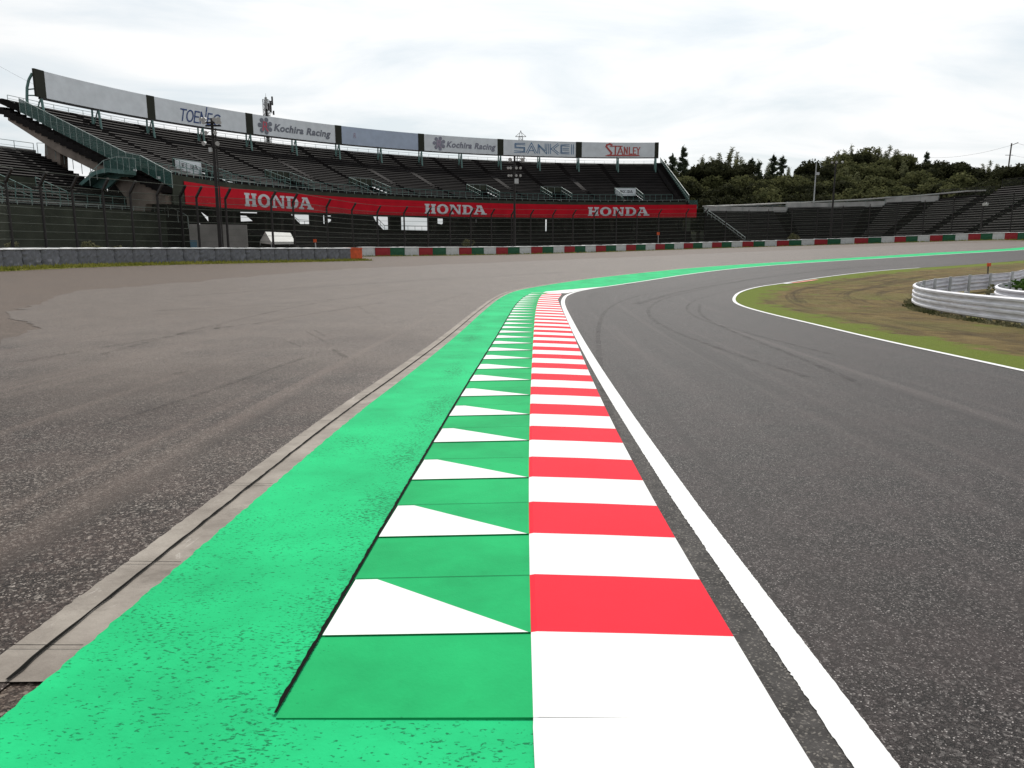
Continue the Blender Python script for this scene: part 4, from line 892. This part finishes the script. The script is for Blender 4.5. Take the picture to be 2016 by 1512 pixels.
def place(root,x,y,ang,label,first=False,zo=-.02):
    o=root if id(root) not in used else copy_tree(root); used.add(id(root)); o.location=(x,y,H(x,y)+zo); o.rotation_euler=(0,0,ang); o['label']=label; return o
def walk(path,L_,start=0,n=None):
    p=resample(path,.1); c=np.r_[0,np.cumsum([math.dist(a,b) for a,b in zip(p,p[1:])])]; out=[]; X=[q[0] for q in p]; Y=[q[1] for q in p]; s=start+L_/2
    while s<c[-1] and (n is None or len(out)<n):
        x,y=np.interp(s,c,X),np.interp(s,c,Y); x1,y1=np.interp(s-.4*L_,c,X),np.interp(s-.4*L_,c,Y); x2,y2=np.interp(s+.4*L_,c,X),np.interp(s+.4*L_,c,Y); out.append((float(x),float(y),math.atan2(y2-y1,x2-x1))); s+=L_
    return out
BP=[(pxX(a,b),b) for a,b in ((700,78.5),(720,80),(860,87),(1000,95),(1200,107),(1400,119),(1500,122),(1600,122),(1680,120.5),(1760,117.5),(1830,112),(1930,105),(2016,98),(2200,86))]
BP=smooth(BP,2)
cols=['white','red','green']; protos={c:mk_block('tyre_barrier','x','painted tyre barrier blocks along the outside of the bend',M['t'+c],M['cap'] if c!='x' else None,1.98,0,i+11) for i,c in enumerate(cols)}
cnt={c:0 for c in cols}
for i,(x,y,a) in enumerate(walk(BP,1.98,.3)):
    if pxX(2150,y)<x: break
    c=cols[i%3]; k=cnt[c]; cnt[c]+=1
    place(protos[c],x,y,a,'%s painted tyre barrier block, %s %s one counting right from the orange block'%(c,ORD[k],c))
GP=smooth([(-25.6,30),(-25.6,34),(-25.1,38),(-24.2,42.5),(-20.9,49.5),(-17.6,54.5),(-13.1,61.),(-12.6,61.6)],2)
gs=[mk_block('tyre_barrier','x','grey covered tyre barrier blocks on the left',M['tarp'],M['cap'],1.22,.5+.25*i,i+31) for i in range(4)]
wk=walk(GP,1.22)
vis=[w for w in wk if w[0]>pxX(-60,w[1])][:-1]
for i,(x,y,a) in enumerate(vis):
    place(gs[int(RNG.integers(4))] if i>3 else gs[i],x,y,a,'grey tarpaulin covered tyre barrier block, %s counting left from the orange block'%ORD[len(vis)-1-i])
x,y,a=wk[-1]; ob=mk_block('tyre_barrier','x',None,M['orange'],M['orange'],1.25,0,77); place(ob,x,y,a,'bright orange tyre barrier block where the grey row ends and the coloured row begins')
# grass along the barrier feet
def tufts(name,path,w0,w1,n,h,m,label,seed=3):
    rg=np.random.default_rng(seed); mb=MB(); p=resample(path,.3)
    for _ in range(n):
        i=int(rg.integers(len(p)-1)); d=w0+(w1-w0)*rg.random(); q=offset(p[max(0,i-1):i+2],d)[1 if i else 0]; x,y=q[0]+rg.normal()*.1,q[1]+rg.normal()*.1; z=H(x,y)
        a=rg.random()*6.28; hh=h*(.4+rg.random()); bx,by=math.cos(a)*.05,math.sin(a)*.05; lx,ly=rg.normal()*.06,rg.normal()*.06
        mb.face([(x-bx,y-by,z),(x+bx,y+by,z),(x+lx,y+ly,z+hh)])
    return tag(mb.build(name,m),label=label,cat='grass',kind='stuff')
strip('verge',offset(resample(GP,.6),.1),[(x+RNG.normal()*.12,y+RNG.normal()*.12) for x,y in offset(resample(GP,.6),2.0)],.012,M['grass'],2)
strip('verge',offset(resample(BP[:60],.8),.1),[(x+RNG.normal()*.15,y+RNG.normal()*.15) for x,y in offset(resample(BP[:60],.8),1.7)],.012,M['grass'],2)
M['blade']=leafm('grass_blades',(.10,.12,.02),(.26,.25,.06))
tufts('grass_tufts',GP,.45,1.9,5000,.16,M['blade'],'short yellow green grass at the foot of the grey barrier')
tufts('grass_tufts',BP,.45,1.3,3500,.15,M['blade'],'thin dry grass at the foot of the coloured barrier',9)
# ================= catch fences =================
def bdepth(px):
    t=[(-60,34),(0,38),(125,42),(360,49),(560,56),(683,72),(720,78),(860,86),(1000,95),(1200,107),(1400,119),(1500,122),(1680,121),(1830,112),(2016,98),(2100,93)]
    return float(np.interp(px,[a for a,_ in t],[b for _,b in t]))+4.5
def fence(pxs,label,arms,toph):
    X0=[(pxX(p,bdepth(p)),bdepth(p)) for p in pxs]; mid=X0[len(X0)//2]; f=thing('catch_fence',(mid[0],mid[1],H(*mid)),label,'fence')
    pts=[]
    for (x,y),p in zip(X0,pxs):
        z=H(x,y)-.1; h=toph(p); m=MB(); m.tube((x,y,z),(x,y,z+h),.095,.085,6)
        v=Vector((-x,-y,0)).normalized(); r_=Vector((-v.y,v.x,0))
        if arms: tip=Vector((x,y,z+h))+v*.75+Vector((.42,0,.62)); m.bar((x,y,z+h-.05),tip,.12,.15)
        else: tip=Vector((x,y,z+h))+v*.3+Vector((0,0,.3)); m.bar((x,y,z+h-.05),tip,.1)
        m.build('post',M['steel'],f); pts.append((Vector((x,y,z)),h,tip))
    m=MB(); nn=9
    for k in range(nn+1):
        for (a,ha,_),(b,hb,_) in zip(pts,pts[1:]): m.bar(a+Vector((0,0,ha*(.12+.88*k/nn))),b+Vector((0,0,hb*(.12+.88*k/nn))),.028)
    if arms:
        for (a,ha,ta),(b,hb,tb) in zip(pts,pts[1:]): m.bar(ta,tb,.03)
    m.build('cables',M['wire'],f)
    m=MB()
    for (a,ha,_),(b,hb,_) in zip(pts,pts[1:]):
        u=Vector((.0,.02,0)); m.hexa([a,b,b+Vector((0,0,hb)),a+Vector((0,0,ha))],[q+u for q in (a,b,b+Vector((0,0,hb)),a+Vector((0,0,ha)))])
    m.build('mesh_panel',M['net'],f); return f
th=lambda p:float(np.interp(p,[0,350,700,1390,1700,2016],[4.6,4.5,4.75,5.6,5.9,6.0]))
fence([-45,12,79,141,201,255,308,353],'dark wire catch fence behind the left grey barrier, before the green wall',True,th)
fence([353,385,442,532,575,641,691,741,794,841,885,926,967,1007,1045,1089,1129,1171,1215,1256,1299,1353,1391],'dark catch fence with angled post tops below the red banner',True,th)
fence([1391,1432,1477,1516,1563,1613,1663,1716,1770,1824,1881,1939,1998,2060],'dark catch fence in front of the right-hand terraces',False,lambda p:th(p)*1.0)
# ================= guardrails on the infield =================
def guardrail(name,pts,label,out_sign,h0=.05):
    c=resample(smooth(pts,2),.35); x,y=c[len(c)//2]; q=thing('guardrail',(x,y,H(x,y)),label,'guardrail'); prof=[]
    for b in (0,1):
        z0=h0+b*.315; e=[(.0,z0),(.03,z0+.0),(.075,z0+.035),(.075,z0+.085),(.015,z0+.125),(.015,z0+.175),(.075,z0+.215),(.075,z0+.265),(.03,z0+.30),(0,z0+.30)]; prof.append(e)
    for e in prof:
        mb=MB(); rings=[]
        full=e+[(u-.006,v) for u,v in e[::-1]]
        cols_=[offset(c,out_sign*u) for u,_ in full]
        for i in range(len(c)-1):
            for k in range(len(full)):
                k2=(k+1)%len(full); P4=[(cols_[k][i],full[k][1]),(cols_[k][i+1],full[k][1]),(cols_[k2][i+1],full[k2][1]),(cols_[k2][i],full[k2][1])]
                mb.face([(a[0],a[1],H(*c[i if j in (0,3) else i+1])+z) for j,(a,z) in enumerate(P4)])
        mb.build('rail',M['guard'],q,smooth=False)
    pp=resample(smooth(pts,2),2.0)[::2]; po=offset(pp,-out_sign*.10)
    for (x,y) in po: 
        mb=MB(); z=H(x,y); mb.tube((x,y,z-.05),(x,y,z+h0+.66),.055,n=8); mb.build('post',M['gpost'],q)
    return q
tipr=Pl((2016,645),(1900,629),(1820,613),(1797,603),(1800,594),(1850,583),(1930,574),(2016,566))
gpth=[(12.4,8.),(12.5,14.)]+tipr+[(31,44),(40,54)]
guardrail('guardrail',gpth,'double steel guardrail curving round the brown infield on the right',-1,.10)
t2=Pl((2016,616),(1985,611),(1962,605),(1958,599),(1968,593),(2016,585)); t2=[(t2[0][0]+1.2,t2[0][1]-5)]+t2+[(t2[-1][0]+9,t2[-1][1]+8)]
guardrail('guardrail',t2,'short inner guardrail round green shrubs, inside the larger guardrail at the right edge',-1,.05)
rp=[(14.4,14)]+[(p[0]+.7,p[1]+.2) for p in tipr[:4]]+[(p[0]+.5,p[1]-.6) for p in tipr[4:]]+[(31,43),(45,43),(45,14)]
fill('service_road',rp,.014,M['runoff'],1.0,ref=outer)
tufts('weeds',offset(resample(smooth(gpth[1:8],2),.4),-.15),-.05,.18,1500,.09,M['lf_weed'],'weeds growing under the infield guardrail',21)
def leafball(mb,c,r,n,s,rg,flat=1.):
    for _ in range(n):
        v=rg.normal(size=3); v/=np.linalg.norm(v); v*=r*(.55+.45*rg.random()); p=Vector((c[0]+v[0],c[1]+v[1],c[2]+v[2]*flat))
        a=Vector(rg.normal(size=3)).normalized()*s*(.6+.8*rg.random()); b=a.cross(Vector(rg.normal(size=3))).normalized()*s*.5; mb.face([p-a-b,p+a-b*.4,p+a*.9+b,p-a*.6+b])
def shrub(x,y,h,w,n,m,label,s=.07,seed=1):
    rg=np.random.default_rng(seed); z=H(x,y); q=thing('shrub',(x,y,z),label,'shrub'); mb=MB()
    for _ in range(5): leafball(mb,(x+rg.normal()*w*.35,y+rg.normal()*w*.35,z+h*(.35+.35*rg.random())),w*.45,n//5,s,rg,.8)
    mb.build('foliage',m,q); st_=MB()
    for _ in range(4): st_.tube((x,y,z-.05),(x+rg.normal()*w*.3,y+rg.normal()*w*.3,z+h*.6),.02,.01,5)
    st_.build('stem',M['bark'],q); return q
g2=P(2005,600); shrub(g2[0]+1.0,g2[1]+.9,.6,1.3,1500,M['lf_bush'],'leafy green shrub inside the small guardrail at the right edge',seed=2)
g3=(g2[0]+.2,g2[1]+2.2); shrub(g3[0]+1.2,g3[1]+.2,.5,1.0,900,M['lf_weed'],'paler low shrub behind the leafy one inside the small guardrail',seed=5)
for px,Y,h,w,l,sd_ in ((20,44,1.5,.6,'dark weedy clump behind the grey barrier at the left photo edge',8),(165,46,1.5,.8,'tall pale reeds behind the grey barrier, before the green wall',9),(192,46,1.1,.9,'dry brown weeds right of the tall pale reeds',10),(915,96,2.4,1.2,'scraggly weeds behind the barrier, below the middle HONDA word',11),(1565,125,2.6,1.3,'dry brown weeds behind the coloured barrier before the right terraces',12),(498,58,.6,.3,'small yellow flowering weed left of the white tent',13)):
    shrub(pxX(px,Y),Y,h,w,400,M['lf_weed'],l,.09,sd_)
# ================= poles, lamps, signs =================
def lampball(mb,c,r=.2,dirv=(0,-1,-.3)):
    r*=.62
    d=Vector(dirv).normalized(); c=Vector(c); mb.tube(c-d*.16,c+d*.16,r*.35,r,10)
def pole(px,ybase,ytop,Y,r,label,rows,mt='steel',double=False,boxes=()):
    x=pxX(px,Y); z0=H(x,Y)-.1; zt=V(px,ytop,Y)[2]; q=thing('light_pole',(x,Y,z0),label,'light pole'); mb=MB(); mb.tube((x,Y,z0),(x,Y,zt),r,r*.7,10)
    if double: mb.tube((x+.24,Y-.1,z0),(x+.24,Y-.1,z0+(zt-z0)*.93),.05,.05,6)
    mb.build('pole',M[mt],q)
    for (py,offs,sz) in rows:
        z=V(px,py,Y)[2]; k=Y/1530; m=MB(); m.bar((x+min(offs)*k,Y-.1,z),(x+max(offs)*k,Y-.1,z),.10); arm=m.build('cross_arm',M['steel'],q)
        for o_ in offs: m=MB(); lampball(m,(x+o_*k,Y-.25,z+.22),sz,(.25 if o_>0 else -.25,-1,-.35)); m.build('lamp',M['lamp'],q)
    for (ox,py,w,h) in boxes: m=MB(); z=V(px,py,Y)[2]; m.box((x+ox*Y/1530,Y-.2,z),(w/2,.15,h/2)); m.build('control_box',M['lamp'],q)
    return q
pole(426,485,233,55,.14,'tall dark lamp pole with clustered floodlights, in front of the TOENEC board',[(242,(-16,-10,8,16),.24),(248,(-12,12,18),.2),(268,(-8,8),.22),(289,(-14,11),.25)],double=True,boxes=((-4,296,.18,.3),))
pole(1013,485,306,97.5,.17,'dark lamp pole before the SANKEI board, with two rows of round lamps',[(318,(-8,15),.42),(334,(-12,-7,3,11),.28),(349,(-11,-6,3,11),.26)],boxes=((4,357,.5,.6),))
pole(1642,470,316,124,.17,'dark lamp pole with three lamps standing before the wooded hill',[(322,(-9,0,11),.32)])
pole(1940,462,400,105,.10,'short pole with one round white lamp before the right terraces',[(405,(-2,3),.4)])
x=pxX(1604,150); q=thing('utility_pole',(x,150,8),'thin pale pole rising behind the right terrace wall','pole'); mb=MB(); mb.tube((x,150,2.),(x,150,V(1604,318,150)[2]),.16,.10,8,); mb.build('pole',M['gpost'],q); mb=MB(); mb.box((x+.3,149.8,V(1604,342,150)[2]),(.25,.2,.25)); mb.build('transformer',M['lamp'],q)
x=pxX(1978,205); q=thing('utility_pole',(x,205,8),'wooden utility pole sticking up above the trees at the right','pole'); mb=MB(); zt=V(1982,282,205)[2]; mb.tube((x,205,5.),(x+.5,205,zt),.22,.16,8); mb.build('pole',M['wood'],q); mb=MB(); mb.bar((x+.3,205,zt-.6),(x+2.2,205,zt+.2),.15); mb.bar((x-.8,205,zt-3),(x+1.2,205,zt-3),.12); mb.build('cross_arm',M['steel'],q)
# power lines
def cable(a,b,sag,r,label):
    pts=[Vector(a).lerp(Vector(b),t)-Vector((0,0,sag*4*t*(1-t))) for t in np.linspace(0,1,17)]; mb=MB(); mb.path(pts,r,5); return tag(mb.build('power_line',M['wood']),label=label,cat='power line')
zt=V(1982,282,205)[2]
cable((x+2,205,zt),V(1820,310,235),1.2,.025,'upper power line running left from the wooden utility pole'); cable((x+2,205,zt),V(2120,283,190),1,.025,'power line running right from the utility pole top'); cable((x+1,205,zt-3),V(2120,302,190),1,.02,'lower power line running right from the utility pole')
cable(V(-60,96,200),V(330,262,215),2.5,.022,'topmost faint power line crossing the sky at the left edge'); cable(V(-60,168,200),V(330,300,215),2.5,.02,'lower faint power line above the left stand')
# telecom mast and pylon behind the stand
def lattice(mb,x,y,z0,z1,w0,w1,n,r):
    for k in range(n):
        a,b=k/n,(k+1)/n; za,zb_=z0+(z1-z0)*a,z0+(z1-z0)*b; wa,wb=w0+(w1-w0)*a,w0+(w1-w0)*b
        ca=[Vector((x+sx*wa,y+sy*wa,za)) for sx,sy in ((-1,-1),(1,-1),(1,1),(-1,1))]; cb=[Vector((x+sx*wb,y+sy*wb,zb_)) for sx,sy in ((-1,-1),(1,-1),(1,1),(-1,1))]
        for i in range(4): mb.bar(ca[i],cb[i],r); mb.bar(ca[i],cb[(i+1)%4],r*.6); mb.bar(cb[i],cb[(i+1)%4],r*.6)
Y=190; x=pxX(533,Y)
q=thing('antenna_mast',(x,Y,0),'tall dark telecom mast with antenna panels behind the TOENEC and grey logo boards','mast'); mb=MB(); zt=V(533,192,Y)[2]; mb.tube((x,Y,0),(x,Y,zt),.42,.30,8); lattice(mb,x,Y,12,zt-.5,.75,.6,20,.1); mb.build('mast',M['steel'],q)
for ox,py0,py1 in ((-8,192,215),(4,191,208),(1,200,222),(7,219,227),(-3,204,218)):
    a,b=V(533+ox,py0,Y),V(533+ox,py1,Y); m=MB(); m.box((a[0],Y-.6,(a[2]+b[2])/2),(.17,.12,(a[2]-b[2])/2)); m.bar((x,Y,(a[2]+b[2])/2),(a[0],Y-.6,(a[2]+b[2])/2),.08); m.build('antenna_panel',M['gpost'] if ox==-8 else M['steel'],q)
mb=MB(); mb.tube((x,Y,zt-.3),(x,Y,V(533,184,Y)[2]),.05,.03,5); mb.build('lightning_rod',M['steel'],q)
Y=420; x=pxX(1025,Y); zt=V(1025,257,Y)[2]
q=thing('pylon',(x,Y,0),'grey lattice power pylon peeking over the SANKEI board','pylon'); mb=MB(); lattice(mb,x,Y,0,zt-12,5.2,1.6,9,.34); lattice(mb,x,Y,zt-12,zt-3,1.6,.9,5,.26)
for sx in (-1,1): mb.bar((x+sx*.9,Y,zt-3),(x,Y,zt),.26)
mb.build('lattice_tower',M['gpost'],q)
for py,w in ((269,10.5),(312,9.),(330,7.)):
    z=V(1025,py,Y)[2]; m=MB(); k=Y/1530; m.bar((x-w*k,Y,z),(x+w*k,Y,z),.3); m.bar((x-w*k,Y,z),(x,Y,z+2.4),.22); m.bar((x+w*k,Y,z),(x,Y,z+2.4),.22); m.build('cross_arm',M['gpost'],q)
# orange marker boards
def marker(px,py,Y,pyb,sz,label,xb=None):
    a=V(px,py,Y); x=a[0]; zb=H(x,Y) if pyb is None else V(px,pyb,Y)[2]; q=thing('marker_board',(x,Y,zb),label,'marker'); m=MB(); m.tube((x+.08,Y+.05,zb),(x,Y+.05,a[2]),.045 if pyb is None and sz>.2 else .025,n=6); m.build('post',M['gpost'] if sz>.2 else M['steel'],q); m=MB(); m.box((x,Y,a[2]),(sz/2,.03,sz/2)); m.build('board',M['orange'],q)
marker(620,474,64,None,.26,'square orange marker on a white post behind the grey barrier')
marker(1296,460,117,None,.42,'small orange marker on a post above the coloured barrier, right of centre')
gg=P(1947,573); marker(1947,521,gg[1]+.2,None,.14,'thin orange topped marker stake beside the infield guardrail')
# white tent
Y=84; x0,x1=pxX(497,Y),pxX(578,Y); xm=(x0+x1)/2; q=thing('tent',(xm,Y,H(xm,Y)),'white gabled tent standing behind the grey barrier under the grandstand','tent')
ze=V(500,474,Y)[2]; zr=V(530,456,Y)[2]; t=MB(); A_=[(x0,Y,ze),(x0+2.0,Y-1.4,ze-.1),(x1,Y,ze),(x1-1.2,Y+3.4,ze)]; 
r0=(x0+1.05,Y+.2,zr); r1=(x1-1.,Y+1.4,zr-.1); f0=(x0+2.2,Y-1.6,ze-.15); f1=(x1+.1,Y-.8,ze-.1); b0=(x0-.1,Y+1.8,ze); b1=(x1-1.8,Y+3.6,ze)
dn_=lambda p:(p[0],p[1],p[2]-.25)
t.face([f0,f1,r1,r0]); t.face([r0,r1,b1,b0]); t.face([b0,f0,r0]); t.face([f1,b1,r1])
for a,b in ((f0,f1),(f1,b1),(b1,b0),(b0,f0)): t.face([dn_(a),dn_(b),b,a])
t.build('canopy',M['tent'],q)
for p in (f0,f1,b0,b1): m=MB(); m.tube((p[0],p[1],H(p[0],p[1])-.1),(p[0],p[1],p[2]-.1),.04,n=6); m.build('leg',M['gpost'],q)
m=MB(); m.box((xm,Y+1,H(xm,Y)+.75),(2.0,.8,.35)); m.build('side_wall',M['dconc'],q)
# low service building under the left end of the stand
Y=76; x0,x1=pxX(366,Y),pxX(481,Y+6); q=thing('service_building',((x0+x1)/2,Y+2,H(x0,Y)),'low grey rendered wall building under the left end of the grandstand','building')
zt=V(372,441,Y)[2]; m=MB(); m.hexa([(x0,Y,0),(x1,Y+6,0),(x1-1,Y+9,0),(x0-1,Y+3,0)],[(x0,Y,zt),(x1,Y+6,zt+.1),(x1-1,Y+9,zt+.1),(x0-1,Y+3,zt)]); m.build('wall',M['kiosk'],q)
m=MB(); u=Vector((x1-x0,6,0)).normalized(); n=Vector((u.y,-u.x,0))*.04; a=Vector((x0+.02,Y,.2)); m.hexa([a+n,a+u*.75+n,a+u*.75-n,a-n],[p+Vector((0,0,2.)) for p in (a+n,a+u*.75+n,a+u*.75-n,a-n)]); m.build('door',M['bdoor'],q)
# ================= wooded hill =================
def hz(x,y): 
    d=max(0,(y-158+.12*max(0,x-60)))/60.; t=max(0,min(1,(x-25)/45.)); t=t*t*(3-2*t); return 1.5+t*(min(d,1.2)**1.2)*13+ (3.0*math.sin(x*.05)*t*min(1,d))
mb=MB(); xs=np.arange(20,230,7.); ys=np.arange(152,300,8.)
for a,b in zip(xs,xs[1:]):
    for c,d in zip(ys,ys[1:]): mb.face([(a,c,hz(a,c)),(b,c,hz(b,c)),(b,d,hz(b,d)),(a,d,hz(a,d))])
tag(mb.build('hill',M['hill'],smooth=True),kind='structure')
def quad(mb,p,a,b): mb.face([p-a-b,p+a-b*.4,p+a*.8+b,p-a*.6+b*.8])
def conifer(h,r,n,seed,m,name='conifer_tree'):
    rg=np.random.default_rng(seed); root=thing(name,(0,0,0),'x','tree','trees on the wooded hill'); t=MB(); t.tube((0,0,-1),(0,0,h*.97),.22,.03,7); t.build('trunk',M['bark'],root)
    mb=MB(); nb=46
    for k in range(nb):
        f=(k+rg.random())/nb; z=h*(.12+.86*f); L_=r*(1-f)**.75*(.65+.6*rg.random())+.25; a=rg.random()*6.28; d=Vector((math.cos(a),math.sin(a),.25-.1*rg.random()))
        for j in range(n//nb):
            u=(rg.random()**.7); p=Vector((0,0,z))+d*L_*u+Vector((0,0,-.25*u*u*L_))+Vector(rg.normal(size=3))*.13*(1+L_*.3)
            a_=Vector((d.x,d.y,.5*rg.normal())).normalized()*(.2+.16*rg.random()); b_=Vector(rg.normal(size=3)).normalized()*.08; quad(mb,p,a_,b_)
    for j in range(30): quad(mb,Vector((rg.normal()*.08,rg.normal()*.08,h*(.9+.12*rg.random()))),Vector((rg.normal()*.1,rg.normal()*.1,.25)),Vector((.06,.05,0)))
    mb.build('crown',m,root); return root
def broad(h,r,n,seed,m,name='broadleaf_tree'):
    rg=np.random.default_rng(seed); root=thing(name,(0,0,0),'x','tree','trees on the wooded hill'); t=MB(); t.tube((0,0,-1),(0,0,h*.6),.30,.14,7)
    mb=MB(); nl=16
    for k in range(nl):
        a=rg.random()*6.28; q=r*math.sqrt(rg.random())*.72; z=h*(.34+.5*rg.random()*(1-.35*q/r)); c=Vector((q*math.cos(a),q*math.sin(a),z)); rr=r*(.28+.22*rg.random())
        if k<6: t.tube((0,0,h*(.3+.25*rg.random())),c,.10,.03,5)
        for _ in range(n//nl):
            v=Vector(rg.normal(size=3)).normalized(); s=.62+.42*rg.random(); p=c+Vector((v.x*rr*s,v.y*rr*s,v.z*rr*s*.75)); a_=Vector(rg.normal(size=3)).normalized()*(.16+.16*rg.random()); b_=a_.cross(v).normalized()*.15 if a_.cross(v).length>.01 else Vector((.1,.1,0)); quad(mb,p,a_,b_)
    t.build('trunk',M['bark'],root); mb.build('crown',m,root); return root
def bamboo(h,r,n,seed,m,name='bamboo_clump'):
    rg=np.random.default_rng(seed); root=thing(name,(0,0,0),'x','bamboo','trees on the wooded hill'); t=MB(); mb=MB()
    for k in range(9):
        a=rg.random()*6.28; q=r*.6*rg.random(); lean=Vector((math.cos(a),math.sin(a),0))*(.8+rg.random()*1.2); b=Vector((q*math.cos(a),q*math.sin(a),-1)); hh=h*(.75+.3*rg.random())
        pts=[b+lean*(f**2.6)+Vector((0,0,(hh+1)*f)) for f in np.linspace(0,1,8)]
        for p0,p1 in zip(pts,pts[1:]): t.tube(p0,p1,.045,.03,5,cap=False)
        for j in range(n//9):
            f=.3+.7*rg.random(); p=b+lean*(f**2.6)+Vector((0,0,(hh+1)*f)); w=.85*(1.05-f)**.6+.12; p+=Vector(rg.normal(size=3))*w*.6; a_=Vector((lean.x*.3+rg.normal()*.4,lean.y*.3+rg.normal()*.4,.5-.6*rg.random())).normalized()*(.25+.2*rg.random()); quad(mb,p,a_,Vector(rg.normal(size=3)).normalized()*.07)
    t.build('stem',M['lf_bam'],root); mb.build('foliage',m,root); return root
PR={'c':[conifer(13,2.0,4200,i+1,M['lf_con']) for i in range(3)],'b':[broad(11,4.2,5200,i+11,M['lf_dark']) for i in range(4)],'m':[broad(10,3.8,4800,i+21,M['lf_mid']) for i in range(3)],'y':[bamboo(12,1.8,3300,i+31,M['lf_bam']) for i in range(3)]}
HT={'c':13,'b':10.2,'m':9.3,'y':12.}
names={'c':'dark pointed conifer','b':'dark round broadleaf tree','m':'olive bushy tree','y':'pale feathery bamboo'}
lay=[] # px, top y, depth, kind
top=[(1300,330),(1340,305),(1430,325),(1500,335),(1560,340),(1590,322),(1640,312),(1720,304),(1790,310),(1830,318),(1880,318),(1925,322),(1950,332),(1990,325),(2060,312)]
tf=lambda p:float(np.interp(p,[a for a,_ in top],[b for _,b in top]))
spec=[(1308,318,185,'c'),(1322,306,190,'c'),(1342,290,186,'c'),(1362,312,195,'y'),(1380,318,200,'c'),(1398,312,183,'b'),(1418,308,188,'b'),(1424,294,200,'y'),(1436,306,190,'b'),(1456,304,204,'y'),(1478,312,196,'c'),(1492,320,192,'c'),(1505,318,204,'y'),(1520,304,198,'c'),(1538,308,194,'c'),(1556,330,206,'y'),(1572,328,190,'b'),(1592,318,196,'b'),(1612,306,200,'b'),(1636,302,206,'y'),(1655,298,210,'m'),(1672,292,214,'y'),(1690,291,212,'b'),(1706,292,216,'m'),(1722,292,215,'y'),(1741,289,214,'y'),(1762,298,210,'m'),(1778,300,216,'y'),(1796,304,214,'b'),(1818,300,214,'c'),(1836,312,208,'b'),(1856,308,204,'b'),(1878,304,204,'b'),(1900,306,200,'b'),(1922,314,198,'b'),(1944,318,198,'y'),(1962,322,194,'b'),(1990,314,188,'b'),(2014,312,186,'b'),(2045,308,186,'b'),
 (1325,345,172,'b'),(1352,350,172,'m'),(1378,348,170,'b'),(1405,352,170,'b'),(1432,350,170,'b'),(1460,348,172,'m'),(1486,350,172,'b'),(1512,345,174,'m'),(1536,348,174,'m'),(1562,352,172,'b'),(1590,350,172,'b'),(1622,345,172,'b'),(1650,338,176,'m'),(1678,335,178,'y'),(1706,338,178,'m'),(1732,342,176,'m'),(1756,345,174,'m'),(1782,342,174,'b'),(1808,338,174,'m'),(1836,342,170,'m'),(1862,340,166,'b'),(1888,342,164,'m'),(1914,340,162,'b'),(1940,342,160,'b'),(1966,340,158,'b'),(1992,338,156,'b'),(2020,335,152,'b'),
 (1665,318,196,'m'),(1698,314,198,'m'),(1730,316,198,'m'),(1765,320,196,'y'),(1798,322,194,'b'),(1450,328,184,'b'),(1550,338,182,'m'),(1392,330,180,'m'),(1345,325,182,'b'),(1500,332,186,'b'),
 (1400,372,160,'b'),(1450,374,160,'b'),(1505,372,161,'m'),(1560,370,161,'b'),(1615,366,160,'b'),(1670,362,158,'m'),(1720,360,156,'m'),(1770,358,154,'m'),(1820,356,150,'b'),(1870,354,148,'m'),(1925,350,144,'b'),(1980,348,140,'b')]
cn={}
for i,(px,py,Y,k) in enumerate(sorted(spec)):
    x=pxX(px,Y); zt_=V(px,py,Y)[2]; rowd='lower one' if Y<180 and py>334 else 'skyline one'; key=(k,rowd); cn[key]=cn.get(key,0)+1
    pr=PR[k][i%len(PR[k])]; lb='%s on the hill, %s %s from the left'%(names[k],ORD[cn[key]-1],rowd)
    base=min(hz(x,Y),zt_-6); s=(zt_-base)/HT[k]; o=pr if id(pr) not in used else copy_tree(pr); used.add(id(pr))
    if s>1.35: base=zt_-HT[k]*1.35; s=1.35
    wv=1.15 if k in 'bm' else 1.0
    o.location=(x,Y,base); o.rotation_euler=(0,0,float(RNG.random()*6.28)); o.scale=(max(.9,s)*wv,max(.9,s)*wv,s); o['label']=lb
for k in PR:
    for p in PR[k]:
        if id(p) not in used: bpy.data.objects.remove(p)
